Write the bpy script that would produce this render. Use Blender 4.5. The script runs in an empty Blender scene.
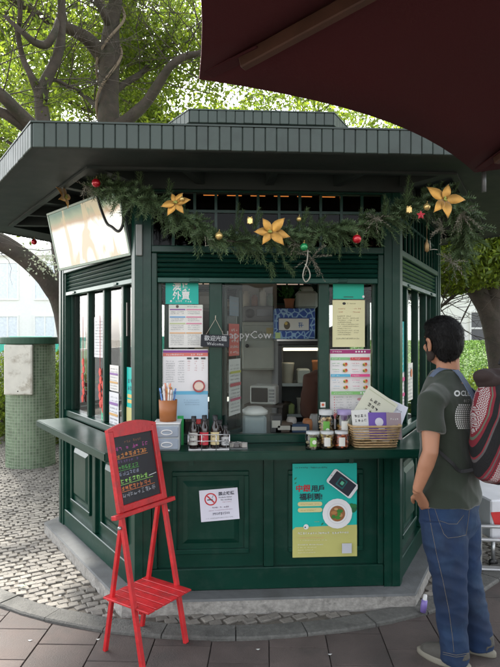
import bpy, bmesh, math, random
import numpy as np
from mathutils import Matrix, Vector, noise

random.seed(7); RNG = np.random.default_rng(7)
SC = bpy.context.scene
COL = SC.collection
R = math.radians
PI = math.pi

# ------------------------------------------------------------------ camera, sky, sun, exposure
EYE = 1.6; FPX = 585.0; CX = 250.0; CY = 335.0          # eye height, focal length and centre in photo pixels
cam_d = bpy.data.cameras.new('camera'); cam = bpy.data.objects.new('camera', cam_d); COL.objects.link(cam)
cam.location = (0, 0, EYE); cam.rotation_euler = (R(90), 0, 0)
cam_d.sensor_fit = 'VERTICAL'; cam_d.sensor_height = 24.0; cam_d.lens = 24.0 * FPX / 667.0
cam_d.shift_y = 1.5 / 667.0
cam_d.clip_start = 0.05; cam_d.clip_end = 1000
SC.camera = cam
w = bpy.data.worlds.new('World'); SC.world = w; w.use_nodes = True
nt = w.node_tree; nt.nodes.clear()
sky = nt.nodes.new('ShaderNodeTexSky'); sky.sky_type = 'NISHITA'; sky.sun_disc = False
SUN_EL, SUN_ROT = 46, -30
sky.sun_elevation = R(SUN_EL); sky.sun_rotation = R(SUN_ROT)
sky.air_density = 1.0; sky.dust_density = 2.0; sky.ozone_density = 0.6
hs = nt.nodes.new('ShaderNodeHueSaturation'); hs.inputs['Saturation'].default_value = 0.25
bg = nt.nodes.new('ShaderNodeBackground'); bg.inputs['Strength'].default_value = 0.15
wo = nt.nodes.new('ShaderNodeOutputWorld')
nt.links.new(sky.outputs[0], hs.inputs['Color']); nt.links.new(hs.outputs[0], bg.inputs[0]); nt.links.new(bg.outputs[0], wo.inputs[0])
sd = bpy.data.lights.new('sun', 'SUN'); sd.energy = 5.0; sd.angle = R(6); sd.color = (1, .95, .87)
so = bpy.data.objects.new('sun', sd); COL.objects.link(so)
sdir = Vector((math.sin(R(SUN_ROT)) * math.cos(R(SUN_EL)), math.cos(R(SUN_ROT)) * math.cos(R(SUN_EL)), math.sin(R(SUN_EL))))
so.rotation_euler = (-sdir).to_track_quat('-Z', 'Y').to_euler(); so.location = sdir * 30
SC.view_settings.view_transform = 'Standard'; SC.view_settings.look = 'None'
SC.view_settings.exposure = 2.1; SC.view_settings.gamma = 1.0
SC.cycles.max_bounces = 10; SC.cycles.transparent_max_bounces = 24; SC.cycles.diffuse_bounces = 4
SC.cycles.use_denoising = True; SC.cycles.sample_clamp_indirect = 6; SC.cycles.caustics_reflective = False; SC.cycles.caustics_refractive = False

# ------------------------------------------------------------------ materials
MATS = {}
def mat(name, col, rough=.6, metal=0., spec=.5, var=.12, scale=8., bump=0., bscale=60., island=0., transl=0., coat=0., sheen=0., det=6, emit=None, estr=0, dirt=None, dscale=3.):
    if name in MATS: return MATS[name]
    m = bpy.data.materials.new(name); m.use_nodes = True; n = m.node_tree.nodes; l = m.node_tree.links
    b = n['Principled BSDF']; out = n['Material Output']
    b.inputs['Roughness'].default_value = rough; b.inputs['Metallic'].default_value = metal
    b.inputs['Specular IOR Level'].default_value = spec
    if coat: b.inputs['Coat Weight'].default_value = coat; b.inputs['Coat Roughness'].default_value = .12
    if sheen: b.inputs['Sheen Weight'].default_value = sheen
    tc = n.new('ShaderNodeNewGeometry'); src = tc.outputs['Position']
    nz = n.new('ShaderNodeTexNoise'); nz.inputs['Scale'].default_value = scale; nz.inputs['Detail'].default_value = det
    l.new(src, nz.inputs['Vector'])
    mr = n.new('ShaderNodeMapRange'); mr.inputs[1].default_value = .25; mr.inputs[2].default_value = .75
    mr.inputs[3].default_value = 1 - var; mr.inputs[4].default_value = 1 + var
    l.new(nz.outputs[0], mr.inputs[0]); val = mr.outputs[0]
    if island:
        oi = n.new('ShaderNodeObjectInfo'); ad = n.new('ShaderNodeMath'); ad.operation = 'ADD'
        l.new(oi.outputs['Random'], ad.inputs[0]); l.new(tc.outputs['Random Per Island'], ad.inputs[1])
        fr = n.new('ShaderNodeMath'); fr.operation = 'FRACT'; l.new(ad.outputs[0], fr.inputs[0])
        m2 = n.new('ShaderNodeMapRange'); m2.inputs[3].default_value = 1 - island; m2.inputs[4].default_value = 1 + island
        l.new(fr.outputs[0], m2.inputs[0]); mu = n.new('ShaderNodeMath'); mu.operation = 'MULTIPLY'
        l.new(val, mu.inputs[0]); l.new(m2.outputs[0], mu.inputs[1]); val = mu.outputs[0]
    vm = n.new('ShaderNodeVectorMath'); vm.operation = 'SCALE'; vm.inputs[0].default_value = col[:3]
    l.new(val, vm.inputs['Scale']); colout = vm.outputs[0]
    if dirt:
        n2 = n.new('ShaderNodeTexNoise'); n2.inputs['Scale'].default_value = dscale; n2.inputs['Detail'].default_value = 8; n2.inputs['Roughness'].default_value = .65
        l.new(src, n2.inputs['Vector']); cr = n.new('ShaderNodeMapRange'); cr.inputs[1].default_value = .5; cr.inputs[2].default_value = .68
        cr.inputs[4].default_value = dirt[3]
        l.new(n2.outputs[0], cr.inputs[0]); mx = n.new('ShaderNodeMix'); mx.data_type = 'RGBA'
        l.new(cr.outputs[0], mx.inputs[0]); l.new(colout, mx.inputs[6]); mx.inputs[7].default_value = (*dirt[:3], 1); colout = mx.outputs[2]
    l.new(colout, b.inputs['Base Color'])
    rr = n.new('ShaderNodeMapRange'); rr.inputs[3].default_value = max(.02, rough * .8); rr.inputs[4].default_value = min(1, rough * 1.25)
    l.new(nz.outputs[0], rr.inputs[0]); l.new(rr.outputs[0], b.inputs['Roughness'])
    if bump:
        n3 = n.new('ShaderNodeTexNoise'); n3.inputs['Scale'].default_value = bscale; n3.inputs['Detail'].default_value = 5; l.new(src, n3.inputs['Vector'])
        bp = n.new('ShaderNodeBump'); bp.inputs['Strength'].default_value = bump; bp.inputs['Distance'].default_value = .01
        l.new(n3.outputs[0], bp.inputs['Height']); l.new(bp.outputs[0], b.inputs['Normal'])
    if emit: b.inputs['Emission Color'].default_value = (*emit, 1); b.inputs['Emission Strength'].default_value = estr
    if transl:
        tr = n.new('ShaderNodeBsdfTranslucent'); l.new(colout, tr.inputs[0])
        ms = n.new('ShaderNodeMixShader'); ms.inputs[0].default_value = transl
        l.new(b.outputs[0], ms.inputs[1]); l.new(tr.outputs[0], ms.inputs[2]); l.new(ms.outputs[0], out.inputs[0])
    MATS[name] = m; return m
def glass(name='window glass', tint=(.9, .95, .93), refl=1.0):
    if name in MATS: return MATS[name]
    m = bpy.data.materials.new(name); m.use_nodes = True; n = m.node_tree.nodes; l = m.node_tree.links; n.clear()
    o = n.new('ShaderNodeOutputMaterial'); t = n.new('ShaderNodeBsdfTransparent'); t.inputs[0].default_value = (*tint, 1)
    g = n.new('ShaderNodeBsdfGlossy'); g.inputs['Roughness'].default_value = .015
    f = n.new('ShaderNodeFresnel'); f.inputs[0].default_value = 1.5
    nz = n.new('ShaderNodeTexNoise'); nz.inputs['Scale'].default_value = 2.5; ge = n.new('ShaderNodeNewGeometry'); l.new(ge.outputs['Position'], nz.inputs['Vector'])
    bp = n.new('ShaderNodeBump'); bp.inputs['Strength'].default_value = .04; bp.inputs['Distance'].default_value = .02; l.new(nz.outputs[0], bp.inputs['Height']); l.new(bp.outputs[0], g.inputs['Normal'])
    mu = n.new('ShaderNodeMath'); mu.operation = 'MULTIPLY'; mu.inputs[1].default_value = refl; l.new(f.outputs[0], mu.inputs[0])
    mx = n.new('ShaderNodeMixShader'); l.new(mu.outputs[0], mx.inputs[0]); l.new(t.outputs[0], mx.inputs[1]); l.new(g.outputs[0], mx.inputs[2]); l.new(mx.outputs[0], o.inputs[0])
    MATS[name] = m; return m
GREEN = mat('dark green gloss paint', (.0022, .034, .0215), .30, spec=.32, var=.15, scale=5, bump=.05, bscale=25, dirt=(.02, .05, .038, .5), dscale=11)
GREEN2 = mat('green roller shutter', (.006, .050, .036), .24, metal=.3, var=.2, scale=9)
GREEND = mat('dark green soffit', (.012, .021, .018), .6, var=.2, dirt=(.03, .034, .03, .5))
ROOFM = mat('grey green fascia', (.034, .052, .042), .5, var=.14, scale=6, island=.09, dirt=(.022, .032, .026, .7), dscale=7)
ROOFT = mat('roof shingle', (.09, .11, .10), .8, var=.2, bump=.3)
STONE = mat('granite plinth', (.30, .285, .26), .85, var=.3, scale=40, bump=.5, bscale=90, dirt=(.10, .095, .085, .8), dscale=9)
PLTOP = mat('plinth cement top', (.13, .135, .135), .8, var=.2, scale=20, bump=.2, dirt=(.07, .07, .065, .7), dscale=5)
GLASS = glass(refl=.55); GLASSD = glass('dark lattice glass', (.10, .07, .055), .22)
GLASSS = glass('side window glass', (.9, .95, .93), 1.7)
WOOD = mat('dark inner boards', (.05, .04, .032), .6, var=.25)
INW = mat('pale inner wall', (.34, .33, .30), .7)
METAL = mat('galvanised steel', (.42, .43, .43), .35, metal=.8, var=.2)
BLACK = mat('black plastic', (.012, .012, .013), .4)
WHITE = mat('white plastic', (.72, .72, .70), .4)
STONEK = mat('kerb granite', (.112, .110, .100), .85, var=.28, scale=45, bump=.6, bscale=120, dirt=(.05, .05, .045, .7), dscale=6, island=.12)

# ------------------------------------------------------------------ mesh builder
class MB:
    def __init__(s): s.v = []; s.f = []; s.m = []; s.sm = []
    def add(s, vs, fs, mi=0, sm=False):
        o = len(s.v); s.v += [tuple(v) for v in vs]
        for f in fs: s.f.append(tuple(i + o for i in f)); s.m.append(mi); s.sm.append(sm)
        return s
    def box(s, x0, x1, y0, y1, z0, z1, mi=0, M=None, bev=0):
        if bev:
            b = min(bev, (x1-x0)/2.1, (y1-y0)/2.1, (z1-z0)/2.1); vs = []; 
            # chamfered box: 24 verts
            for sx in (0, 1):
                for sy in (0, 1):
                    for sz in (0, 1):
                        X = (x0, x1)[sx]; Y = (y0, y1)[sy]; Z = (z0, z1)[sz]; dx = b*(1-2*sx); dy = b*(1-2*sy); dz = b*(1-2*sz)
                        vs += [(X, Y+dy, Z+dz), (X+dx, Y, Z+dz), (X+dx, Y+dy, Z)]
            I = lambda a, b_, c, k: (a*4+b_*2+c)*3+k
            fs = []
            for a in (0, 1):
                q = [I(a, 0, 0, 0), I(a, 1, 0, 0), I(a, 1, 1, 0), I(a, 0, 1, 0)]; fs.append(q if a else q[::-1])
                q = [I(0, a, 0, 1), I(0, a, 1, 1), I(1, a, 1, 1), I(1, a, 0, 1)]; fs.append(q if a else q[::-1])
                q = [I(0, 0, a, 2), I(1, 0, a, 2), I(1, 1, a, 2), I(0, 1, a, 2)]; fs.append(q if a else q[::-1])
            for a in (0, 1):
                for c in (0, 1):
                    q = [I(a, c, 0, 0), I(a, c, 1, 0), I(a, c, 1, 1), I(a, c, 0, 1)]; fs.append(q if a != c else q[::-1])
                    q = [I(a, 0, c, 0), I(a, 0, c, 2), I(a, 1, c, 2), I(a, 1, c, 0)]; fs.append(q if a == c else q[::-1])
                    q = [I(0, a, c, 1), I(1, a, c, 1), I(1, a, c, 2), I(0, a, c, 2)]; fs.append(q if a != c else q[::-1])
            for a in (0, 1):
                for c in (0, 1):
                    for d in (0, 1):
                        q = [I(a, c, d, 0), I(a, c, d, 1), I(a, c, d, 2)]; fs.append(q if (a+c+d) % 2 else q[::-1])
        else:
            vs = [(x0, y0, z0), (x1, y0, z0), (x1, y1, z0), (x0, y1, z0), (x0, y0, z1), (x1, y0, z1), (x1, y1, z1), (x0, y1, z1)]
            fs = [(0, 3, 2, 1), (4, 5, 6, 7), (0, 1, 5, 4), (1, 2, 6, 5), (2, 3, 7, 6), (3, 0, 4, 7)]
        if M: vs = [M @ Vector(v) for v in vs]
        return s.add(vs, fs, mi)
    def prism(s, poly, z0, z1, mi=0, M=None, top=None):
        n = len(poly); tp = top or poly
        vs = [(x, y, z0) for x, y in poly] + [(x, y, z1) for x, y in tp]
        fs = [tuple(range(n))[::-1], tuple(range(n, 2*n))] + [(i, (i+1) % n, n+(i+1) % n, n+i) for i in range(n)]
        if M: vs = [M @ Vector(v) for v in vs]
        return s.add(vs, fs, mi)
    def tube(s, pts, rs, n=8, mi=0, cap=True, flat=1.0, up=None):
        pts = [Vector(p) for p in pts]
        if not hasattr(rs, '__len__'): rs = [rs]*len(pts)
        vs = []; prev = None
        for i, p in enumerate(pts):
            t = (pts[min(i+1, len(pts)-1)] - pts[max(i-1, 0)]).normalized()
            if prev is None:
                a = Vector(up) if up else (Vector((0, 0, 1)) if abs(t.z) < .9 else Vector((1, 0, 0)))
                u = t.cross(a).normalized()
            else: u = (prev - t*prev.dot(t)).normalized()
            prev = u; v = t.cross(u)
            for k in range(n):
                an = 2*PI*k/n; vs.append(p + u*math.cos(an)*rs[i] + v*math.sin(an)*rs[i]*flat)
        fs = []
        for i in range(len(pts)-1):
            for k in range(n): fs.append((i*n+k, i*n+(k+1) % n, (i+1)*n+(k+1) % n, (i+1)*n+k))
        s.add(vs, fs, mi, True)
        if cap:
            o = len(s.v)-len(vs); s.f.append(tuple(o+k for k in range(n))[::-1]); s.m.append(mi); s.sm.append(False)
            s.f.append(tuple(o+(len(pts)-1)*n+k for k in range(n))); s.m.append(mi); s.sm.append(False)
        return s
    def lathe(s, prof, n=20, mi=0, M=None, c=(0, 0), sy=1., a0=0., a1=2*PI, sm=True):
        full = abs(a1-a0-2*PI) < 1e-6; cols = n if full else n+1
        vs = []
        for r, z in prof:
            for k in range(cols):
                a = a0+(a1-a0)*k/n; vs.append((c[0]+r*math.cos(a), c[1]+r*math.sin(a)*sy, z))
        fs = []
        for i in range(len(prof)-1):
            for k in range(n):
                k2 = (k+1) % cols; fs.append((i*cols+k, i*cols+k2, (i+1)*cols+k2, (i+1)*cols+k))
        if M: vs = [M @ Vector(v) for v in vs]
        return s.add(vs, fs, mi, sm)
    def sphere(s, c, r, n=12, mi=0, sc=(1, 1, 1)):
        pr = [(max(1e-4, math.sin(PI*i/(n//2))), -math.cos(PI*i/(n//2))) for i in range(n//2+1)]
        M = Matrix.Translation(c) @ Matrix.Diagonal((r*sc[0], r*sc[1], r*sc[2], 1)); return s.lathe(pr, n, mi, M)
    def bar(s, a, b, w_, h_, mi=0, up=(0, 0, 1), bev=0):
        a = Vector(a); b = Vector(b); t = (b-a); L_ = t.length; t.normalize(); x = t.cross(Vector(up)).normalized(); z = x.cross(t)
        M = Matrix(((x.x, t.x, z.x, a.x), (x.y, t.y, z.y, a.y), (x.z, t.z, z.z, a.z), (0, 0, 0, 1)))
        return s.box(-w_/2, w_/2, 0, L_, -h_/2, h_/2, mi, M, bev)
    def mesh(s, name, mats):
        me = bpy.data.meshes.new(name); me.from_pydata(s.v, [], s.f)
        for m in (mats if isinstance(mats, (list, tuple)) else [mats]): me.materials.append(m)
        me.polygons.foreach_set('material_index', s.m); me.polygons.foreach_set('use_smooth', s.sm); me.update(); return me
WM = {}
I4 = Matrix.Identity(4)
def T(x, y, z): return Matrix.Translation((x, y, z))
def RZ(a): return Matrix.Rotation(a, 4, 'Z')
def RX(a): return Matrix.Rotation(a, 4, 'X')
def RY(a): return Matrix.Rotation(a, 4, 'Y')
def link(o, parent=None, W=I4):
    COL.objects.link(o); WM[o.name] = W.copy()
    if parent: o.parent = parent; o.matrix_local = WM[parent.name].inverted() @ W
    else: o.matrix_local = W
    return o
def tag(o, label=None, cat=None, group=None, kind=None):
    if label: o['label'] = label
    if cat: o['category'] = cat
    if group: o['group'] = group
    if kind: o['kind'] = kind
    return o
def thing(name, label, cat, W=I4, group=None, kind=None):
    o = bpy.data.objects.new(name, None); o.empty_display_size = .1; link(o, None, W); return tag(o, label, cat, group, kind)
def part(name, mb, mats, parent=None, W=None, kind=None, label=None):
    """links ONE mesh object; mb coordinates are in frame W (default the parent's frame)"""
    me = mb.mesh(name, mats) if isinstance(mb, MB) else mb
    if W is None: W = WM[parent.name] if parent else I4
    o = bpy.data.objects.new(name, me); link(o, parent, W); return tag(o, label, None, None, kind)
def solo(name, label, cat, mb, mats, W=I4, group=None):
    return tag(part(name, mb, mats, None, W), label, cat, group)
def copy_tree(o, W, label=None, group=None):
    c = o.copy(); COL.objects.link(c); WM[c.name] = W.copy(); c.matrix_local = W
    if label: c['label'] = label
    if group: c['group'] = group
    for ch in [x for x in COL.objects if x.parent == o]:
        d = ch.copy(); COL.objects.link(d); d.parent = c; d.matrix_local = ch.matrix_local.copy(); WM[d.name] = W @ ch.matrix_local
        for g in [x for x in COL.objects if x.parent == ch]:
            e = g.copy(); COL.objects.link(e); e.parent = d; e.matrix_local = g.matrix_local.copy(); WM[e.name] = WM[d.name] @ g.matrix_local
    return c
def evalmesh(mb, mods, name='m', mats=None):
    """apply modifiers (settings list) to a builder's mesh and return the result"""
    me = mb.mesh(name, mats or []); o = bpy.data.objects.new('tmp_shape', me); COL.objects.link(o)
    for ty, kw in mods:
        md = o.modifiers.new(ty, ty)
        for k, v in kw.items(): setattr(md, k, v)
    bpy.context.view_layer.update()
    r = bpy.data.meshes.new_from_object(o.evaluated_get(bpy.context.evaluated_depsgraph_get()))
    r.name = name; bpy.data.objects.remove(o)
    r.materials.clear()
    for m in (mats or []): r.materials.append(m)
    return r

# ------------------------------------------------------------------ flat print: lettering and blocks
def pr(col, rough=.5):
    k = 'print %.2f %.2f %.2f' % tuple(col[:3]); return mat(k, col, rough, var=.04)
FCACHE = {}
def glyphs(text, bold=0., res=1):
    k = (text, bold, res)
    if k not in FCACHE:
        c = bpy.data.curves.new('lettering', 'FONT'); c.body = text; c.resolution_u = res; c.offset = bold
        o = bpy.data.objects.new('tmp_text', c); COL.objects.link(o); bpy.context.view_layer.update()
        me = bpy.data.meshes.new_from_object(o.evaluated_get(bpy.context.evaluated_depsgraph_get()))
        vs = [tuple(v.co) for v in me.vertices]; fs = [tuple(p.vertices) for p in me.polygons]
        bpy.data.objects.remove(o); bpy.data.meshes.remove(me); FCACHE[k] = (vs, fs)
    return FCACHE[k]
def scribble(mb, x, z, wd, size, y, mi, seed=0, cjk=True, flatq=None):
    """a row of small unreadable characters made of strokes"""
    rn = random.Random(seed); cx = x; t = size*.10
    q = lambda a, b, c, d: mb.add([(a, y, b), (c, y, b), (c, y, d), (a, y, d)], [(0, 1, 2, 3)], mi)
    while cx + size*.8 <= x+wd+1e-6:
        if rn.random() < .9:
            W_ = size*(.85 if cjk else .5)
            for k in range(rn.randint(2, 3) if cjk else 1):
                zz = z+size*rn.uniform(.05, .85); a = cx+W_*rn.uniform(0, .25); q(a, zz, cx+W_*rn.uniform(.7, 1), zz+t)
            for k in range(rn.randint(1, 3)):
                xx = cx+W_*rn.uniform(.05, .85); q(xx, z+size*rn.uniform(0, .3), xx+t*1.2, z+size*rn.uniform(.6, .95))
        cx += size*(1.0 if cjk else .62)
def printed(name, items, parent, W, s=1.0, y=-.0025, dy=.0004, mname='print'):
    """items in units s: ('r',x0,z0,x1,z1,col) ('q',[pts],col) ('t',text,x,z,size,col[,bold]) ('s',x,z,w,size,col) ('d',cx,cz,r,col[,sz]) ('ring',cx,cz,r0,r1,col)"""
    mb = MB(); cols = []
    def ci(c):
        c = tuple(c)
        if c not in cols: cols.append(c)
        return cols.index(c)
    for k, it in enumerate(items):
        yy = y-dy*k; t = it[0]
        if t == 'r': _, a, b, c, d, col = it; mb.add([(a*s, yy, b*s), (c*s, yy, b*s), (c*s, yy, d*s), (a*s, yy, d*s)], [(0, 1, 2, 3)], ci(col))
        elif t == 'q': mb.add([(a*s, yy, b*s) for a, b in it[1]], [tuple(range(len(it[1])))], ci(it[2]))
        elif t == 't':
            vs, fs = glyphs(it[1], it[6] if len(it) > 6 else 0.)
            mb.add([((it[2]+v[0]*it[4])*s, yy, (it[3]+v[1]*it[4])*s) for v in vs], fs, ci(it[5]))
        elif t == 's': scribble(mb, it[1]*s, it[2]*s, it[3]*s, it[4]*s, yy, ci(it[5]), seed=k*17+int(it[1]*7), cjk=(len(it) < 7))
        elif t == 'd':
            sz = it[5] if len(it) > 5 else 1; mb.add([(s*(it[1]+it[3]*math.cos(a*PI/10)), yy, s*(it[2]+it[3]*sz*math.sin(a*PI/10))) for a in range(20)], [tuple(range(20))], ci(it[4]))
        elif t == 'ring':
            vs = []
            for a in range(24):
                for r_ in (it[3], it[4]): vs.append((s*(it[1]+r_*math.cos(a*PI/12)), yy, s*(it[2]+r_*math.sin(a*PI/12))))
            mb.add(vs, [(2*a, 2*a+1, (2*a+3) % 48, (2*a+2) % 48) for a in range(24)], ci(it[5]))
    return part(name, mb, [pr(c) for c in cols], parent, W)
def poster(label, W, w_, h_, base, items, name='poster', cat='poster', s=1.0, group=None, th=.0015, curl=0.):
    """W: lower left corner on the wall, x right, y into the wall, z up; sizes in units s"""
    t = thing(name, label, cat, W, group)
    mb = MB(); mb.box(0, w_*s, -th, 0, 0, h_*s); part('sheet', mb, pr(base), t)
    if items: printed('print', items, t, W, s, y=-th-.0006)
    return t
# ------------------------------------------------------------------ kiosk geometry: a regular hexagon
S_ = 1.54; A0 = R(3.5)
PL = Vector((-.657, 3.43, 0))
P = [PL.copy()]
for i in range(5): P.append(P[-1] + S_*Vector((math.cos(A0+R(60*i)), math.sin(A0+R(60*i)), 0)))
CEN = sum(P, Vector()) / 6
F = [T(*P[i]) @ RZ(A0+R(60*i)) for i in range(6)]       # facet frames: x along, y inward, z up
def UP(Fm, px, v):
    t = (px-CX)/FPX; o = Fm @ Vector((0, v, 0)); d = Fm.to_3x3() @ Vector((1, 0, 0))
    return (t*o.y-o.x)/(d.x-t*d.y)
def ZP(Fm, py, u, v): return EYE-(py-CY)/FPX*(Fm @ Vector((u, v, 0))).y
def HEX(r, a_off=0): return [((P[i]-CEN).normalized()*r + CEN).to_2d() for i in range(6)]

# ------------------------------------------------------------------ ground
GROUND = mat('ground earth', (.16, .145, .12), .95, var=.25, scale=2, bump=.3)
g = MB(); g.add([(-150, -60, -.03), (150, -60, -.03), (150, 200, -.03), (-150, 200, -.03)], [(0, 1, 2, 3)])
part('ground', g, GROUND, kind='structure')
KC = Vector((-.15, 5.56)); KR = 2.5
def kerb_y(x, r=KR):
    dx = x-KC.x
    if abs(dx) > r*.76:
        s = r*.76; y0 = KC.y-math.sqrt(r*r-s*s); return y0+(abs(dx)-s)*(.9 if dx > 0 else .55)
    return KC.y-math.sqrt(r*r-dx*dx)
# slabs
SLAB = mat('paving slab', (.080, .062, .055), .8, var=.3, scale=5, bump=.35, bscale=130, island=.16, dirt=(.05, .044, .040, .8), dscale=3.5)
pav = bpy.data.objects.new('pavement', None); link(pav); tag(pav, kind='structure')
bed = MB(); bed.add([(-8, -4, -.012), (8, -4, -.012), (8, 5.4, -.012), (-8, 5.4, -.012)], [(0, 1, 2, 3)])
part('joint_bed', bed, mat('joint mortar', (.045, .040, .038), .95), pav)
def clip_half(poly, p0, n):
    out = []
    for i in range(len(poly)):
        a = poly[i]; b = poly[(i+1) % len(poly)]; da = (a-p0).dot(n); db = (b-p0).dot(n)
        if da >= 0: out.append(a)
        if da*db < 0: out.append(a+(b-a)*(da/(da-db)))
    return out
cnt = 0
rot = R(-1.5)
for i in range(-13, 14):
    for j in range(-4, 16):
        w_ = .30; gp = .002
        x0 = i*w_+.02; y0 = j*w_+.0+(.15 if i % 2 else 0)
        z = random.uniform(-.0015, .0015)
        q = [Vector((x0+gp, y0+gp)), Vector((x0+w_-gp, y0+gp)), Vector((x0+w_-gp, y0+w_-gp)), Vector((x0+gp, y0+w_-gp))]
        q = [Vector((v.x*math.cos(rot)-v.y*math.sin(rot), v.x*math.sin(rot)+v.y*math.cos(rot))) for v in q]
        c = sum(q, Vector((0, 0)))/4
        if c.y < .6 or abs(c.x) > c.y*.62+1.0: continue
        if c.y > kerb_y(c.x)+.25 or c.y > 5: continue
        yk = kerb_y(c.x)+.03; sl = (kerb_y(c.x+.05)-kerb_y(c.x-.05))/.1
        q = clip_half(q, Vector((c.x, yk)), Vector((sl, -1)))
        if len(q) < 3: continue
        cc = sum(q, Vector((0, 0)))/len(q)
        m = MB(); n_ = len(q); inner = [v+(cc-v).normalized()*.003 for v in q]
        vs = [(v.x, v.y, -.014) for v in q]+[(v.x, v.y, -.004+z) for v in q]+[(v.x, v.y, z) for v in inner]
        m.add(vs, [tuple(range(2*n_, 3*n_))]+[(k, (k+1) % n_, n_+(k+1) % n_, n_+k) for k in range(n_)]+[(n_+k, n_+(k+1) % n_, 2*n_+(k+1) % n_, 2*n_+k) for k in range(n_)])
        if cnt < 295: part('paving_slab', m, SLAB, pav); cnt += 1
# kerb
kerb = bpy.data.objects.new('kerb', None); link(kerb); tag(kerb, kind='structure')
pts = []
xx = -4.2
while xx < 4.2:
    pts.append(Vector((xx, kerb_y(xx)))); 
    sl = (kerb_y(xx+.02)-kerb_y(xx))/.02; xx += .36*random.uniform(.9, 1.12)/math.sqrt(1+sl*sl)
for k in range(len(pts)-1):
    m = MB(); nn = 4; o_ = []; i_ = []
    for q in range(nn+1):
        f = q/nn*(.985)+.0075; x = pts[k].x+(pts[k+1].x-pts[k].x)*f; y = kerb_y(x); sl = (kerb_y(x+.01)-kerb_y(x-.01))/.02
        nrm = Vector((-sl, 1)).normalized(); o_.append(Vector((x, y))); i_.append(Vector((x, y))+nrm*.135)
    h = .02+random.uniform(-.003, .003); c = .008; vs = []
    for q in range(nn+1):
        d = (i_[q]-o_[q]).normalized(); wob = random.uniform(-.003, .003)
        a = o_[q]+d*wob; b = i_[q]+d*random.uniform(-.004, .004)
        vs += [(a.x, a.y, -.015), (a.x, a.y, h-c), ((a+d*c).x, (a+d*c).y, h), ((b-d*c).x, (b-d*c).y, h), (b.x, b.y, h-c), (b.x, b.y, -.015)]
    fs = []
    for q in range(nn):
        for r_ in range(5): fs.append((q*6+r_, (q+1)*6+r_, (q+1)*6+r_+1, q*6+r_+1))
    fs += [(0, 1, 2, 3, 4, 5), tuple(nn*6+r_ for r_ in range(6))[::-1]]
    part('kerb_stone', m.add(vs, fs), STONEK, kerb)
# cobbles
COB = mat('limestone cobble', (.215, .198, .170), .75, var=.22, scale=30, bump=.5, bscale=110, island=.24, dirt=(.12, .11, .10, .7), dscale=4)
cobp = bpy.data.objects.new('cobble_paving', None); link(cobp); tag(cobp, kind='structure')
cb = MB(); xs = [i*.25 for i in range(-48, 49)]
for a, b in zip(xs[:-1], xs[1:]):
    cb.add([(a, kerb_y(a)+.1, .003), (b, kerb_y(b)+.1, .003), (b, 24, .003), (a, 24, .003)], [(0, 1, 2, 3)])
part('sand_bed', cb, mat('cobble sand', (.115, .102, .084), .95, var=.3, scale=30, bump=.4), cobp)
PR_HEX = [Vector(v) for v in HEX(S_+.15)]
def in_hex(p, poly):
    for k in range(6):
        a = poly[k]; b = poly[(k+1) % 6]
        if (b-a).cross(p-a) < 0: return False
    return True
cobs = []
sp = .073; th_ = R(28)
for i in range(-200, 200):
    for j in range(-200, 200):
        gx = i*sp+(j % 2)*sp*.45+random.uniform(-.010, .010); gy = j*sp*.86+.03*math.sin(i*.21)+random.uniform(-.006, .006)
        x = gx*math.cos(th_)-gy*math.sin(th_); y = gx*math.sin(th_)+gy*math.cos(th_)+6
        if y > 10.5 or y < 3 or abs(x) > y*.5+1.0: continue
        if y < kerb_y(x)+.135+.030: continue
        p = Vector((x, y))
        if in_hex(p, PR_HEX): continue
        if (p-Vector((CEN.x, CEN.y))).length > 1.2 and y > 7.5 and abs(x) < 1.2: continue
        cobs.append((x, y))
def cobble_verts(x, y):
    hx = sp*.5*random.uniform(.86, .97); hy = sp*.43*random.uniform(.85, .96); a = th_+random.uniform(-.12, .12); h = .014+random.uniform(-.003, .003)
    c_, s_ = math.cos(a), math.sin(a); cs = []
    for sx, sy in ((-1, -1), (1, -1), (1, 1), (-1, 1)): cs.append((sx*hx*random.uniform(.78, 1.10), sy*hy*random.uniform(.78, 1.10)))
    tilt = (random.uniform(-.025, .025), random.uniform(-.025, .025)); vs = []
    for k, zz in ((1, 0), (1, h-.004), (.86, h)):
        for u, v in cs: vs.append((x+(u*c_-v*s_)*k, y+(u*s_+v*c_)*k, zz if zz == 0 else zz+u*tilt[0]+v*tilt[1]))
    return vs
CF = [(8, 9, 10, 11)]+[(k, (k+1) % 4, 4+(k+1) % 4, 4+k) for k in range(4)]+[(4+k, 4+(k+1) % 4, 8+(k+1) % 4, 8+k) for k in range(4)]
def cobkey(p):
    x, y = p; vis = abs(x) < y*.43 and 936/y+335 < 680
    return (0 if vis else 1, y)
cobs.sort(key=cobkey)
st = MB()
for k, (x, y) in enumerate(cobs):
    vs = cobble_verts(x, y)
    if k < 299: m = MB(); m.add([(a-x, b-y, c) for a, b, c in vs], CF); part('cobble', m, COB, cobp, T(x, y, 0))
    else: st.add(vs, CF)
part('cobbles', st, COB, cobp, kind='stuff')

# ------------------------------------------------------------------ the kiosk
kiosk = thing('kiosk', 'dark green hexagonal kiosk with roller shutters, serving counter and grey tiled roof edge', 'kiosk', T(CEN.x, CEN.y, 0))
KW = WM['kiosk']
ZC = .96; ZS = 1.008; ZH = 1.91; ZL = 2.083; ZT = 2.125; ZE = 2.50; ZB = .10
def ring(mb, r0, r1, z0, z1, mi=0):
    a = HEX(r0); b = HEX(r1)
    for k in range(6):
        q = [a[k], b[k], b[(k+1) % 6], a[(k+1) % 6]]
        mb.prism([tuple(v) for v in q][::-1], z0, z1, mi)
    return mb
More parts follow.
